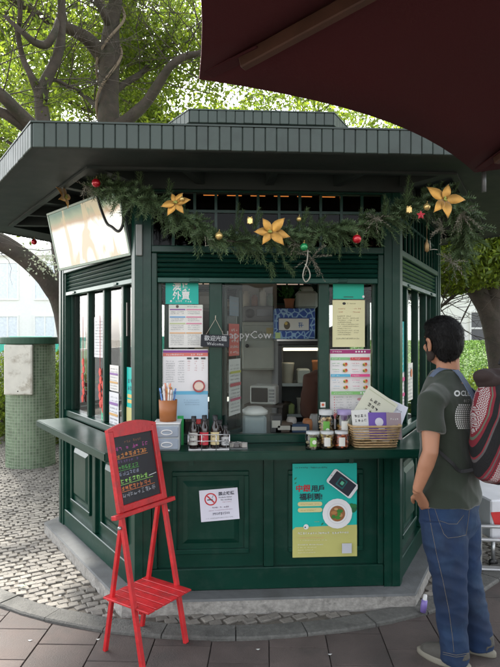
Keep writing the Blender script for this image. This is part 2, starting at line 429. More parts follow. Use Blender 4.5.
# plinth
pm = MB(); pr_ = HEX(S_+.15); pr2 = HEX(S_+.138)
mb = MB(); mb.prism([tuple(v) for v in pr_], -.01, ZB-.015)
part('plinth', mb, STONE, kiosk, I4)
mb = MB(); mb.prism([tuple(v) for v in HEX(S_+.152)], ZB-.015, ZB-.004, top=[tuple(v) for v in HEX(S_+.144)]); part('plinth_top', mb, PLTOP, kiosk, I4)
mb = MB(); mb.prism([tuple(v) for v in HEX(S_-.05)], ZB-.003, ZB+.004); part('inner_floor', mb, mat('inner floor', (.12, .11, .10), .6), kiosk, I4)
# corner posts: chevron in plan
for k in range(6):
    Fi = F[k]; Fp = F[k-1]; wd = .078; pd = .022; we = .034 if k == 0 else .078
    def pt(Fm, u, v): q = Fm @ Vector((u, v, 0)); return (q.x, q.y)
    rad = (P[k]-CEN).normalized(); oc = P[k]+rad*(pd/math.cos(R(30))); ic = P[k]-rad*(.06/math.cos(R(30)))
    poly = [(oc.x, oc.y), pt(Fi, wd, -pd), pt(Fi, wd, .06), (ic.x, ic.y), pt(Fp, S_-we, .06), pt(Fp, S_-we, -pd)]
    mb = MB(); mb.prism(poly, ZB-.004, ZE)
    pdd = pd+.006; oc2 = P[k]+rad*(pdd/math.cos(R(30)))       # thin raised bead down the arris
    mb.prism([(oc2.x, oc2.y), pt(Fi, .03, -pdd), pt(Fi, .03, -.01), (P[k].x, P[k].y), pt(Fp, S_-.03, -.01), pt(Fp, S_-.03, -pdd)], ZB, ZE-.01)
    part('corner_post', mb, GREEN, kiosk, I4)
def frame4(mb, u0, u1, z0, z1, w_, y0, y1, bev=.004):
    mb.box(u0, u1, y0, y1, z0, z0+w_, bev=bev); mb.box(u0, u1, y0, y1, z1-w_, z1, bev=bev)
    mb.box(u0, u0+w_, y0+.001, y1, z0+w_, z1-w_, bev=bev); mb.box(u1-w_, u1, y0+.001, y1, z0+w_, z1-w_, bev=bev)
def bay(Fi, u0, u1, par):
    z0, z1 = .225, .865
    mb = MB(); mb.box(u0, u1, .018, .04, z0, z1); frame4(mb, u0+.085, u1-.085, z0+.08, z1-.07, .028, -.002, .02)
    p = part('lower_panel', mb, GREEN, par, Fi)
    mb = MB(); a, b, c, d = u0+.145, u1-.145, z0+.14, z1-.13; s = .03
    mb.add([(a, .017, c), (b, .017, c), (b, .017, d), (a, .017, d), (a+s, .0, c+s), (b-s, .0, c+s), (b-s, .0, d-s), (a+s, .0, d-s)],
           [(4, 5, 6, 7), (0, 1, 5, 4), (1, 2, 6, 5), (2, 3, 7, 6), (3, 0, 4, 7)])
    part('raised_panel', mb, GREEN, p, Fi)
def shutter(Fi, par, u1):
    mb = MB(); n = 5; h = (ZL-ZH-.03)/n
    prof = []
    for k in range(n):
        z = ZH+.03+k*h; prof += [(.012, z), (.0, z+h*.18), (-.008, z+h*.5), (.0, z+h*.82)]
    prof += [(.012, ZL)]
    vs = [(u, y, z) for y, z in prof for u in (.112, u1)]
    mb.add(vs, [(2*k, 2*k+1, 2*k+3, 2*k+2) for k in range(len(prof)-1)], 0, False)
    p = part('roller_shutter', mb, GREEN2, par, Fi)
    mb = MB(); mb.box(.112, u1, -.012, .022, ZH-.004, ZH+.03, bev=.005); mb.box(.30, .36, -.02, -.012, ZH+.004, ZH+.02, bev=.003); mb.box(S_-.36, S_-.3, -.02, -.012, ZH+.004, ZH+.02, bev=.003)
    part('bottom_bar', mb, GREEN2, p, Fi)
def facet(k, mull, panes, bays=2, closed=False, leaf=None):
    Fi = F[k]; r1 = .034 if k == 5 else .078; g1 = r1+(.02 if k == 5 else .034); e1 = g1+(.014 if k == 5 else .023)
    mb = MB()   # rails and guides
    mb.box(.078, S_-r1, -.016, .05, ZB-.003, .225, bev=.005); mb.box(.078, S_-r1, -.006, .05, .865, ZC-.05, bev=.004)
    mb.box(.078, S_-r1, -.004, .055, ZC-.002, ZS, bev=.004)
    for a, b in ((.078, .112), (S_-g1, S_-r1)):
        mb.box(a, b, -.014, .055, ZS+.001, ZL-.001, bev=.004); mb.box(a, b, -.01, .05, .226, .864, bev=.004)
    mb.box(.078, S_-r1, -.02, .06, ZL, ZT, bev=.005)
    mb.box(.078, S_-r1, -.014, .05, ZE-.06, ZE)
    part('frame_rail', mb, GREEN, kiosk, Fi)
    if bays == 2:
        mid = S_/2; mbs = MB(); mbs.box(mid-.03, mid+.03, -.008, .04, .226, .864, bev=.004); part('centre_stile', mbs, GREEN, kiosk, Fi)
        bay(Fi, .114, mid-.032, kiosk); bay(Fi, mid+.032, S_-.114, kiosk)
    shutter(Fi, kiosk, S_-g1)
    # transom lattice
    n = 11; w0, w1 = .08, S_-.08
    tp = MB(); 
    for q in range(n+1):
        u = w0+(w1-w0)*q/n; tp.box(u-.008, u+.008, .006, .03, ZT+.001, ZE-.061)
    tp.box(w0, w1, .008, .028, 2.325, 2.341); tr = part('transom', tp, GREEN, kiosk, Fi)
    pm_ = None
    for q in range(n):
        u = w0+(w1-w0)*q/n
        for (za, zb) in ((ZT+.002, 2.324), (2.342, ZE-.062)):
            mb = MB(); mb.add([(u+.008, .02, za), (u+(w1-w0)/n-.008, .02, za), (u+(w1-w0)/n-.008, .02, zb), (u+.008, .02, zb)], [(0, 1, 2, 3)])
            part('transom_pane', mb, GLASSD, tr, Fi)
    if closed:
        mb = MB(); mb.box(.112, S_-.112, .03, .045, ZS, ZH, bev=.0); part('closed_board', mb, WOOD, kiosk, Fi); return
    wf = MB()
    wf.box(.112, .135, .03, .066, ZS+.0005, ZH+.02, bev=.003); f_ = part('window_frame', wf, GREEN, kiosk, Fi)
    wf = MB(); wf.box(S_-e1, S_-g1, .03, .066, ZS+.0005, ZH+.02, bev=.003); part('side_bead', wf, GREEN, f_, Fi)
    for a, b in mull: mb = MB(); mb.box(a, b, .02, .07, ZS+.0005, ZH+.02, bev=.004); part('mullion', mb, GREEN, f_, Fi)
    for a, b in panes:
        mb = MB(); mb.add([(a, .045, ZS), (b, .045, ZS), (b, .045, ZH+.02), (a, .045, ZH+.02)], [(0, 1, 2, 3)]); part('pane', mb, GLASSS if k == 5 else GLASS, f_, Fi)
facet(0, [(.416, .493), (1.075, 1.138)], [(.136, .416), (1.138, S_-.136)])
bl = [UP(F[5], x, .045) for x in (91, 107, 126)]; bl = sorted(bl)
mm = [(x-.018, x+.018) for x in bl]; ed = [.136]+[v for p_ in mm for v in p_]+[S_-.0685]
facet(5, mm, [(ed[2*i], ed[2*i+1]) for i in range(4)])
m1 = [(.42, .456), (.80, .836), (1.14, 1.176)]; ed = [.136]+[v for p_ in m1 for v in p_]+[S_-.136]
facet(1, m1, [(ed[2*i], ed[2*i+1]) for i in range(4)])
for k in (2, 4):
    facet(k, [(.75, .79)], [(.136, .75), (.79, S_-.136)])
facet(3, [], [], closed=True)
# counter slabs, mitred
def counter(k, ua, ub, uc, ud):
    mb = MB(); mb.prism([(ua, -.25), (ub, -.25), (uc, -.023), (ud, -.023)], ZC-.05, ZC)
    mb.prism([(ua+.0, -.256), (ub-.0, -.256), (ub, -.2501), (ua, -.2501)], ZC-.042, ZC-.006)
    p = part('counter', mb, GREEN, kiosk, F[k])
    mb = MB()
    for u in ((ud+uc)/2-.45, (ud+uc)/2+.45):
        mb.prism([(u-.012, -.2), (u+.012, -.2), (u+.012, -.007), (u-.012, -.007)], ZC-.085, ZC-.0505)
    part('bracket', mb, GREEN, p, F[k])
tmo = .25*math.tan(R(30)); tmi = .023*math.tan(R(30))
counter(0, -tmo+.001, S_+tmo-.001, S_+tmi, -tmi)
counter(5, .20, S_+tmo, S_+tmi, .20)
counter(1, -tmo, S_-.2, S_-.2, -tmi)
# casement leaf opened inwards, and inner counter
hx = UP(F[0], 221, .08)
# roof
RR = 1.515*S_; RT = .632*S_
zf0, zf1 = 2.472, 2.586
def fascia(r, z0, z1, n, nm):
    h = HEX(r); hi = HEX(r-.04); mb = MB()
    for k in range(6):
        q = [h[k], hi[k], hi[(k+1) % 6], h[(k+1) % 6]]; mb.prism([tuple(v) for v in q][::-1], z0+.006, z1-.004)
    fb = part('fascia_board', mb, mat('fascia back board', (.04, .055, .05), .8), kiosk, I4)
    L_ = r; w_ = L_/n; m0 = MB(); m0.box(.0018, w_-.0018, -.009, .0, 0, z1-z0, bev=.003); me = m0.mesh('fascia_tile', ROOFM)
    for k in range(6):
        a = Vector((*h[k], 0)); d = Vector((*(h[(k+1) % 6]-h[k]), 0)); an = math.atan2(d.y, d.x)
        for q in range(n):
            part(nm, me, None, kiosk, T(*(a+d*(q/n))) @ T(0, 0, z0+random.uniform(-.0015, .0015)) @ RZ(an) @ RX(random.uniform(-.004, .004)))
    mb = MB(); ring(mb, r+.014, r-.05, z1+.0005, z1+.008); part('roof_edge_cap', mb, ROOFM, kiosk, I4)
fascia(RR, zf0, zf1, 43, 'fascia_tile'); fascia(RT, 3.03, 3.112, 16, 'fascia_tile')
mb = MB(); a = [tuple(v) for v in HEX(RR-.05)]; b = [tuple(v) for v in HEX(.80)]
mb.prism(a, zf1-.02, 2.86, top=b); part('lower_roof', mb, ROOFT, kiosk, I4)
mb = MB(); mb.prism([tuple(v) for v in HEX(.74)], 2.85, 3.04); part('lantern', mb, GREEND, kiosk, I4)
mb = MB(); mb.prism([tuple(v) for v in HEX(RT-.05)], 3.045, 3.095); mb.prism([tuple(v) for v in HEX(RT-.06)], 3.096, 3.30, top=[tuple(v) for v in HEX(.12)]); mb.sphere((CEN.x, CEN.y, 3.34), .07); part('upper_roof', mb, ROOFT, kiosk, I4)
# soffit: flat band, inner beam, ceiling boards, rafters
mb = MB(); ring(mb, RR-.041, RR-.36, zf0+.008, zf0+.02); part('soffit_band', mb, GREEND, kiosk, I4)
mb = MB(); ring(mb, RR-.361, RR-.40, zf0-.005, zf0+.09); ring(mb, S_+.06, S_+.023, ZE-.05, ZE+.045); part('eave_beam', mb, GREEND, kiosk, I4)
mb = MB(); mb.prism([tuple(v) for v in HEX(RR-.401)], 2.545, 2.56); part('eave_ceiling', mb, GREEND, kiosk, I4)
for k in range(6):
    for f in (0, .25, .5, .75):
        a = Vector((*HEX(RR-.40)[k], 0)).lerp(Vector((*HEX(RR-.40)[(k+1) % 6], 0)), f); b = Vector((*HEX(S_+.06)[k], 0)).lerp(Vector((*HEX(S_+.06)[(k+1) % 6], 0)), f)
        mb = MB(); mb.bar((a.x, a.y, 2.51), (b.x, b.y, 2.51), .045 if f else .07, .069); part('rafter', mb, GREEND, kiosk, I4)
# hanging brackets for the screen and the right eave
mb = MB()
def wp(px, py, d): return Vector(((px-CX)/FPX*d, d, EYE-(py-CY)/FPX*d))
mb.tube([wp(65.5, 158, 3.62), wp(65.5, 187, 3.62)], .016, 8)
mb.bar(wp(66, 187, 3.62), wp(80, 190, 3.7), .02, .014)
part('hanger_bracket', mb, mat('old steel', (.16, .17, .17), .5, metal=.5, var=.3), kiosk, I4)
mb = MB(); mb.bar(wp(68, 160, 3.25), wp(116, 178, 3.25), .014, .02); part('hanger_bracket', mb, mat('old steel', (.16, .17, .17), .5, metal=.5, var=.3), kiosk, I4)
mb = MB(); mb.tube([wp(484, 168, 3.1), wp(484, 192, 3.1)], .013, 8)
part('hanger_bracket', mb, mat('old steel', (.16, .17, .17), .5, metal=.5, var=.3), kiosk, I4)
# ------------------------------------------------------------------ things in and on the kiosk
F0 = F[0]; F5 = F[5]; F1 = F[1]
C_W = (.78, .78, .76); C_TEAL = (.0, .42, .34); C_TXT = (.05, .05, .06); C_RED = (.55, .03, .04); C_GR = (.25, .26, .27)
def at0(px, py, v, Fm=None):
    Fm = Fm or F0; u = UP(Fm, px, v); return Fm @ T(u, v, ZP(Fm, py, u, v))
def pxscale(px, v, Fm=None):          # metres per photo pixel along the facet
    Fm = Fm or F0; return UP(Fm, px+1, v)-UP(Fm, px, v)
# posters in the left front window (behind and on the glass), unit = photo pixel
s = .00592
PY = .040
def P0(label, px, py, w_, h_, base, items, **k):
    W = at0(px, py, k.pop('v', PY)); tilt = k.pop('tilt', 0); return poster(label, W @ RY(tilt), w_, h_, base, items, s=k.pop('s', s), **k)
P0('turquoise takeaway poster with white characters at the top of the left front window', 165.5, 304, 33, 24, C_TEAL,
   [('t', '澳覓', 7, 14.2, 8.8, C_W, .02), ('t', '外賣', 7, 5.4, 8.8, C_W, .02), ('d', 5.5, 2.9, 1, C_W), ('s', 7.5, 1.6, 20, 2.4, C_W)], v=PY+.001)
it = [('r', 0, 39.5, 34, 43, (.62, .66, .58)), ('d', 8.5, 41.2, 1.5, (.08, .05, .04)), ('s', 17, 40.4, 13, 1.5, C_GR)]
for z, c in ((37.5, (.25, .1, .3)), (30, (.15, .35, .6)), (23.5, (.5, .55, .3)), (14, (.75, .45, .25))):
    it += [('r', 1, z, 16.5, z+1.3, c), ('r', 17.5, z, 33, z+1.3, (.65, .25, .35) if z > 20 else (.7, .4, .2))]
for z in (35.3, 33.5, 28.2, 26.4, 21.5, 19.6, 17.6, 11.8, 10, 8.2, 6.4, 4.6, 2.6): it += [('s', 2, z, 13, 1.2, C_GR), ('s', 19, z, 12, 1.2, C_GR)]
P0('white price list with thin coloured heading bars, upper sheet in the left front window', 168.8, 347.5, 34, 43, (.75, .74, .70), it)
it = [('r', 0, 66.5, 45, 69, (.22, .05, .25)), ('r', 0, 63, 45, 66.4, (.62, .16, .13)), ('s', 3, 63.8, 20, 1.8, C_W), ('s', 28, 63.8, 12, 2, C_W), ('r', 0, 0, 45, 28, (.38, .55, .68)), ('r', 0, 24.5, 45, 28, (.12, .42, .62))]
for x in (24, 31, 38): it += [('r', x, 60, x+4.5, 61.8, (.06, .06, .06))]
for k in range(10):
    z = 57.4-k*2.25; it += [('s', 3, z, 10, 1.3, C_GR), ('s', 15, z, 7, 1.3, C_GR)]
    if k < 5: it += [('s', x+.6, z, 3.5, 1.3, (.5, .2, .2)) for x in (24, 31, 38)]
it += [('ring', 36, 33, 4.6, 6.2, (.35, .06, .06)), ('d', 36, 33, 4.7, (.7, .55, .45), .8)] + [('s', 21, 18.5-2.2*k, 16, 1.3, (.2, .3, .4)) for k in range(3)]
P0('large white and pale blue price list with red heading, low in the left front window', 163, 419, 45, 70, (.76, .74, .74), it)
# right front window
P0('turquoise sticker above the yellow notice in the right front window', 333, 299, 32, 16, (.0, .40, .28), [('r', 11, 1.6, 21, 2.6, (.02, .1, .08)), ('d', 31.5, 2.5, 1.3, C_W)], v=PY+.001)
it = [('d', 12, 44.5, 1.6, (.02, .02, .02), .8), ('t', 'Aomi', 15, 43.7, 2.4, (.2, .2, .1))]
it = [('d', 12, 44.5, 1.8, (.02, .02, .02), .75), ('s', 15, 43.8, 9, 1.3, (.2, .2, .1))]
for a, z in ((6, 38.5), (22, 38.5), (5, 35), (21, 35)): it += [('s', a, z, 8, 1.5, (.5, .2, .12))]
for k in range(10): it += [('s', 5, 31-k*2.1, 23 if k % 3 else 15, 1.3, (.25, .23, .15))]
it += [('s', 3.5, 8, 24, 1.5, (.1, .09, .06))]
P0('pale yellow printed notice in the right front window', 332.5, 347, 33.5, 48, (.72, .68, .40), it)
it = [('r', 0, 77, 42, 81, (.35, .03, .16)), ('s', 2.5, 78, 11, 2, C_W)] + [('d', 27+3*k, 79, .9, C_W) for k in range(4)]
for (a, z, c) in ((0.5, 70.5, (.25, .55, .25)), (20.8, 70.5, (.6, .07, .08)), (.5, 53.5, (.1, .42, .6)), (20.8, 53.5, (.65, .06, .22))):
    it += [('r', a, z, a+19.8, z+2.8, c), ('s', a+1.5, z+.6, 10, 1.5, C_W)]
    for q in range(2):
        zz = z-4-q*6.2
        it += [('s', a+1.5, zz, 8, 1.3, c), ('s', a+2, zz-2.2, 7.5, 1, C_GR), ('d', a+15, zz-.6, 2.5, (.62, .25, .08), .75), ('d', a+16, zz+.2, 1.2, (.5, .04, .03)), ('d', a+13.6, zz-1, 1, (.1, .2, .04)), ('d', a+14.3, zz+.5, .8, (.7, .5, .1))]
it += [('r', .5, 35.5, 41.5, 38.8, (.22, .50, .16)), ('s', 3, 36.3, 20, 1.5, C_W)] + [('d', 31+2.8*k, 37.2, .9, C_W) for k in range(3)]
for k in range(7): it += [('d', 3.5, 33-2.6*k, .5, C_RED), ('s', 5, 32.4-2.6*k, 8, 1.3, C_GR), ('s', 16, 32.4-2.6*k, 5, 1.3, C_GR)]
it += [('d', 29, 31, 2.4, (.55, .3, .3), .6), ('s', 25, 27, 9, 1.2, C_GR), ('s', 25, 24.6, 9, 1.2, C_GR), ('d', 5, 14, 3, (.65, .2, .2)), ('d', 13, 13, 3.4, (.4, .25, .5)), ('d', 22, 14, 3.2, (.75, .35, .35)), ('d', 30, 12, 3, (.3, .4, .55))]
P0('colourful snack menu with red, blue and green headings, below the yellow notice', 330, 429, 42, 81.5, (.78, .76, .74), it)
# no smoking sign and big poster on the lower wall
it = [('ring', 11, 22, 5, 6.3, C_RED), ('q', [(7.2, 25.0), (8.2, 26), (14.8, 19), (13.8, 18)], C_RED), ('r', 7.5, 21, 13, 22.1, (.05, .05, .05)), ('q', [(12, 23), (13.5, 26), (14.2, 25.6), (12.8, 23)], (.3, .3, .3)),
      ('t', '禁止吸煙', 19, 25.3, 4, (.03, .03, .05), .02), ('t', 'Proibido fumar', 19, 22.4, 2.2, C_TXT), ('t', 'No smoking', 21, 19.9, 2.2, C_TXT), ('s', 21, 17.6, 11, 1.2, (.5, .3, .35)),
      ('s', 12, 12.6, 17, 1.9, (.12, .05, .1)), ('s', 8, 10.2, 24, 1.1, (.45, .3, .4)), ('t', 'MOP$1500', 12, 6, 3.7, (.08, .08, .12)), ('s', 5, 2.5, 29, 1.1, C_GR)]
P0('white no smoking sign with red circle stuck on the left lower panel', 201.2, 522, 38.5, 31.5, (.70, .69, .78), it, v=-.0015, tilt=R(-4), s=.0059, name='no_smoking_sign', cat='sign', th=.003)
tq = (.0, .47, .40); ol = (.52, .50, .16)
leafq = lambda x, z, a: ('q', [(x, z), (x+a, z+a*.6), (x+a*1.3, z+a*1.5), (x+a*.2, z+a*.9)], (.02, .2, .08))
it = [('r', 0, 0, 66, 28, ol), ('q', [(0, 28), (3, 30.5), (66, 32), (66, 28)], ol), ('s', 2, 89.6, 34, 2.0, (.02, .12, .12)),
      leafq(1.5, 78, 2.2), leafq(2, 74, 1.6), leafq(29, 32, 2), ('t', '中銀', 3, 67, 7.6, (.5, .01, .02), .025), ('t', '用戶', 19, 67, 7.0, (.01, .03, .04), .03), ('t', '福利到!', 7, 58.6, 7.2, (.01, .03, .04), .03),
      ('d', 7.4, 54, 2.2, (.68, .62, .30)), ('d', 28, 54, 2.2, (.68, .62, .30)), ('r', 7.4, 51.8, 28, 56.2, (.68, .62, .30)), ('s', 8, 53.1, 19, 1.6, (.45, .35, .1)),
      ('d', 7.4, 48, 2.2, (.68, .62, .30)), ('d', 28, 48, 2.2, (.68, .62, .30)), ('r', 7.4, 45.8, 28, 50.2, (.68, .62, .30)), ('s', 8, 47.1, 19, 1.6, (.45, .35, .1)),
      ('d', 61.5, 49, 4, (.01, .12, .04), 1.1), ('d', 60, 51.8, 2.4, (.02, .18, .05)), ('d', 63.4, 51.5, 2, (.02, .18, .05)), ('d', 45.5, 44, 15.2, (.80, .80, .80)), ('ring', 45.5, 44, 9.8, 10.4, (.66, .66, .68)), ('d', 45.5, 44, 8, (.30, .12, .04)),
      ('d', 42, 45, 3, (.45, .20, .06), .6), ('d', 48, 46.6, 3.2, (.04, .2, .03), .6), ('d', 46, 40.2, 2.8, (.05, .24, .03), .7), ('d', 41.5, 41, 2, (.04, .2, .03)), ('d', 49, 42.4, 1.8, (.5, .25, .1)), ('d', 44, 48.8, 2.0, (.55, .35, .15), .6), ('d', 47, 43.6, 1.8, (.05, .25, .03)),
      ('d', 13.5, 31.5, 2.6, (.78, .78, .76)), ('d', 12.6, 31, .8, (.05, .1, .1)), ('s', 22, 36, 5, 1, (.45, .5, .15)),
      ('r', 50, 4, 60, 14, (.55, .56, .60)), ('s', 5, 23.8, 52, 2.5, C_W), ('s', 5, 19.8, 26, 1.3, (.75, .4, .25)), ('s', 5, 17.4, 30, 1.2, (.72, .7, .5)), ('s', 5, 13, 26, 1.3, C_W), ('s', 5, 10.4, 20, 1.2, (.72, .7, .5)), ('s', 5, 7.8, 16, 1.2, (.72, .7, .5)), ('s', 5, 5.2, 18, 1.2, (.72, .7, .5))]
def rr(cx, cz, w_, h_, a, r_, col):
    pts_ = []
    for sx, sz, a0 in ((1, 1, 0), (-1, 1, 90), (-1, -1, 180), (1, -1, 270)):
        for q in range(4): t = R(a0+q*30); pts_.append((sx*(w_/2-r_)+r_*math.cos(t), sz*(h_/2-r_)+r_*math.sin(t)))
    return ('q', [(cx+x*math.cos(a)-z*math.sin(a), cz+x*math.sin(a)+z*math.cos(a)) for x, z in pts_], col)
ph = []
pa = R(-37); pc = (50.5, 74.5)
it += [rr(*pc, 31, 16.5, pa, 2.5, (.75, .76, .78)), rr(*pc, 25, 14.2, pa, .8, (.012, .015, .03)), rr(pc[0]-1, pc[1]+.8, 9, 9.5, pa, .6, (.0, .12, .12)), rr(pc[0]-1, pc[1]+.8, 6.4, 7, pa, .6, (.01, .02, .03)), rr(pc[0]-.5, pc[1]+.6, 3.4, 3.6, pa, .6, (.1, .5, .3)), ('d', pc[0]-11.2, pc[1]+8.6, .8, (.5, .5, .52))]
# keep the phone inside the sheet: clip by x<=66
def clipx(q, xm):
    out = []
    for i in range(len(q)):
        a = q[i]; b = q[(i+1) % len(q)]
        if a[0] <= xm: out.append(a)
        if (a[0]-xm)*(b[0]-xm) < 0: t = (xm-a[0])/(b[0]-a[0]); out.append((xm, a[1]+t*(b[1]-a[1])))
    return out
it = [('q', clipx(i[1], 65.9), i[2]) if i[0] == 'q' else i for i in it]
P0('turquoise and olive poster with phone and plate of food on the right lower panel', 292.5, 557.5, 65.8, 94.6, tq, it, v=-.0015, s=.0059)
# small hanging chalk sign
W = at0(200.5, 346.5, -.012)
cs = thing('welcome_sign', 'small black chalk sign hanging by a string from the green mullion', 'sign', W @ RY(R(2)))
mb = MB(); mb.box(0, .168, -.008, 0, 0, .072, bev=.003); part('board', mb, mat('chalk black', (.02, .022, .028), .8), cs)
mb = MB(); ap = (.082, -.004, .165)
for a in (.03, .135): mb.tube([(a, -.004, .071), ap], .0014, 5, 0)
mb.tube([ap, (.082, .0, .185)], .003, 5); part('string', mb, mat('twine', (.45, .40, .32), .9), cs)
printed('lettering', [('t', '歡迎光臨', 3.2, 6.2, 5.4, (.55, .57, .58)), ('t', 'Welcome', 6, 1.6, 4.0, (.5, .52, .53))], cs, WM[cs.name], .0062, y=-.0088)
# happy cow sticker on the centre glass
W = at0(221, 338.5, .050)
mb = MB(); mb.box(0, .30, 0, .004, -.30, .40)
ub = UP(F0, 222, .04)
pane2 = MB(); pane2.add([(.4935, .055, ZS), (.80, .055, ZS), (.80, .055, ZH+.02), (.4935, .055, ZH+.02)], [(0, 1, 2, 3)]); 
gp = part('pane', pane2, GLASS, bpy.data.objects['window_frame'], F0)
st_ = thing('window_lettering', 'white lettering stuck on the glass of the centre window', 'sticker', W)
printed('lettering', [('t', 'HappyCow', 0, 0, 11.2, (.30, .30, .29), .0)], st_, W, s, y=0, mname='l')
# small square sticker on right mullion
P0('tiny white square sticker with red mark on the right mullion', 320.4, 407.5, 5.2, 5.5, (.7, .68, .62), [('d', 2.6, 2.8, 1.4, (.6, .12, .05))], v=.0185, name='sticker', cat='sticker')
# ---- left facet: posters behind the glass, red paper ornaments
def P5(label, pxa, py, w_, h_, base, items, **k):      # w_,h_ in metres; anchored at lower-left photo pixel
    v = k.pop('v', .041); u = UP(F5, pxa, v); W = F5 @ T(u, v, ZP(F5, py, u, v)); return poster(label, W, w_*1000, h_*1000, base, items, s=.001, **k)
def lines(w_, h_, n, col=C_GR, top=.93, m=.1): return [('s', w_*m*1000, (h_*(top-(top-.06)*(k+1)/n))*1000, w_*(1-2*m)*1000, h_*1000*.5/n, col) for k in range(n)]
P5('narrow white notice behind the glass of the left window', 94.5, 357, .19, .285, (.76, .76, .76), lines(.19, .285, 12))
P5('pale picture card hanging behind the left window beside the corner post', 121, 336, .105, .21, (.70, .66, .58), [('d', 50, 130, 32, (.45, .36, .28), 1.4), ('d', 62, 60, 25, (.55, .45, .36))])
P5('turquoise and yellow poster at the right end of the left window', 127, 421, .115, .34, (.0, .47, .40), [('s', 20, 240, 80, 34, (.02, .1, .14)), ('s', 20, 195, 80, 34, (.02, .1, .14)), ('r', 15, 150, 100, 172, (.7, .5, .15)), ('r', 15, 118, 100, 140, (.7, .5, .15)), ('r', 0, 0, 115, 90, (.55, .5, .2))])
for q, (pa_, py_, w_, h_, bc) in enumerate(((110, 390, .16, .17, (.72, .70, .66)), (109.5, 424, .17, .22, (.70, .70, .72)))):
    P5(('white price sheet with coloured bands, upper of two behind the left window', 'white price sheet with coloured bands, lower of two behind the left window')[q], pa_, py_, w_, h_, bc,
       lines(w_, h_, 8)+[('r', 8, h_*1000*.62, w_*1000-8, h_*1000*.70, (.25, .12, .35)), ('r', 8, h_*1000*.3, w_*1000-8, h_*1000*.37, (.6, .35, .12))])
P5('small green card low in the left window', 101.5, 422, .075, .16, (.05, .5, .25), lines(.075, .16, 5, C_W))
for px, pz, n in ((83, 362, 6), (100, 372, 5), (103, 385, 4)):
    u = UP(F5, px, .034); top = ZP(F5, 330, u, .034); z0 = ZP(F5, pz, u, .034)
    t = thing('paper_ornament', {83: 'red paper fish ornament on a cord behind the left window, far end', 100: 'red paper ornament on a cord in the middle of the left window', 103: 'shorter red paper ornament beside the middle one in the left window'}[px], 'ornament', F5 @ T(u, .034, z0))
    mb = MB(); mb.tube([(0, 0, min(top-z0+.1, 1.9-z0)), (0, 0, -.2)], .002, 4); part('cord', mb, mat('red cord', (.5, .04, .03), .8), t)
    mb = MB()
    for k in range(n):
        z = -k*.055; x = .012*math.sin(k*2.1); a = [(x+.026*math.cos(q*PI/5)*(1 if q % 2 else .75), .03*math.sin(q*PI/5)+z) for q in range(10)]
        mb.add([(p_[0], -.003, p_[1]) for p_ in a]+[(p_[0], .003, p_[1]) for p_ in a], [tuple(range(10)), tuple(range(10, 20))[::-1]]+[(q, 10+q, 10+(q+1) % 10, (q+1) % 10) for q in range(10)])
    part('paper_cutout', mb, mat('red paper', (.62, .05, .03), .6), t)
# ---- right facet posters
def P1(label, px, py, w_, h_, base, items):
    v = .04; u = UP(F1, px, v); W = F1 @ T(u, v, ZP(F1, py, u, v)); return poster(label, W, w_*1000, h_*1000, base, items, s=.001)
P1('turquoise notice in the first pane of the right window', 398.5, 374, .16, .34, (.04, .42, .42), lines(.16, .34, 9, C_W))
P1('pink and white menu below the turquoise notice in the right window', 398.5, 412, .18, .25, (.74, .70, .68), lines(.18, .25, 8)+[('r', 5, 190, 175, 215, (.62, .1, .25)), ('r', 5, 90, 175, 112, (.62, .1, .25))])
P1('white menu sheet in the second pane of the right window', 406.5, 402, .21, .26, (.7, .68, .62), lines(.21, .26, 9)+[('d', 150, 190, 30, (.6, .2, .1))])
# ---- casement leaf opened inward in the centre window
t = thing('casement_leaf', 'inner glazed door leaf standing ajar behind the green mullion, hung with flyers', 'door leaf', F0 @ T(.50, .09, ZC+.01) @ RZ(R(66)))
lw, lh = .29, .96
mb = MB(); frame4(mb, 0, lw, 0, lh, .035, -.015, .015); part('leaf_frame', mb, mat('black green frame', (.012, .03, .026), .35), t)
mb = MB(); mb.add([(.035, 0, .035), (lw-.035, 0, .035), (lw-.035, 0, lh-.035), (.035, 0, lh-.035)], [(0, 1, 2, 3)]); part('pane', mb, GLASS, t)
LW = WM[t.name]
poster('red and white flyer on the upper part of the open door leaf', LW @ T(.05, -.017, .50), 170, 200, (.62, .12, .10), lines(.17, .2, 5, C_W), s=.001)
poster('white price sheet with coloured bars on the open door leaf', LW @ T(.05, -.017, .13), 190, 350, (.68, .68, .66), lines(.19, .35, 14)+[('r', 6, 260, 184, 275, (.5, .5, .1)), ('r', 6, 180, 184, 200, (.5, .1, .12)), ('r', 6, 90, 184, 106, (.5, .12, .2))], s=.001)
poster('pale blue leaflet at the top of the open door leaf', LW @ T(.06, -.017, .75), 150, 120, (.20, .26, .33), lines(.15, .12, 4), s=.001)
# ---- interior: all standing on the kiosk floor or shelves
IN = T(*CEN) @ RZ(A0)                                 # x right, y away, origin kiosk centre
def inside(px, py, d): return Vector(((px-CX)/FPX*d, d, EYE-(py-CY)/FPX*d))
FL = ZB+.004
t = thing('inner_counter', 'low grey service counter inside the kiosk window', 'counter', F0 @ T(S_/2, .28, FL))
mb = MB(); mb.box(-.62, .62, -.13, .16, .84-.03, .84, bev=.004); part('worktop', mb, mat('steel worktop', (.12, .12, .12), .4, metal=.3), t)
mb = MB(); mb.box(-.60, .60, -.1, .15, 0, .809); part('cabinet', mb, mat('cabinet grey', (.06, .06, .058), .6), t)
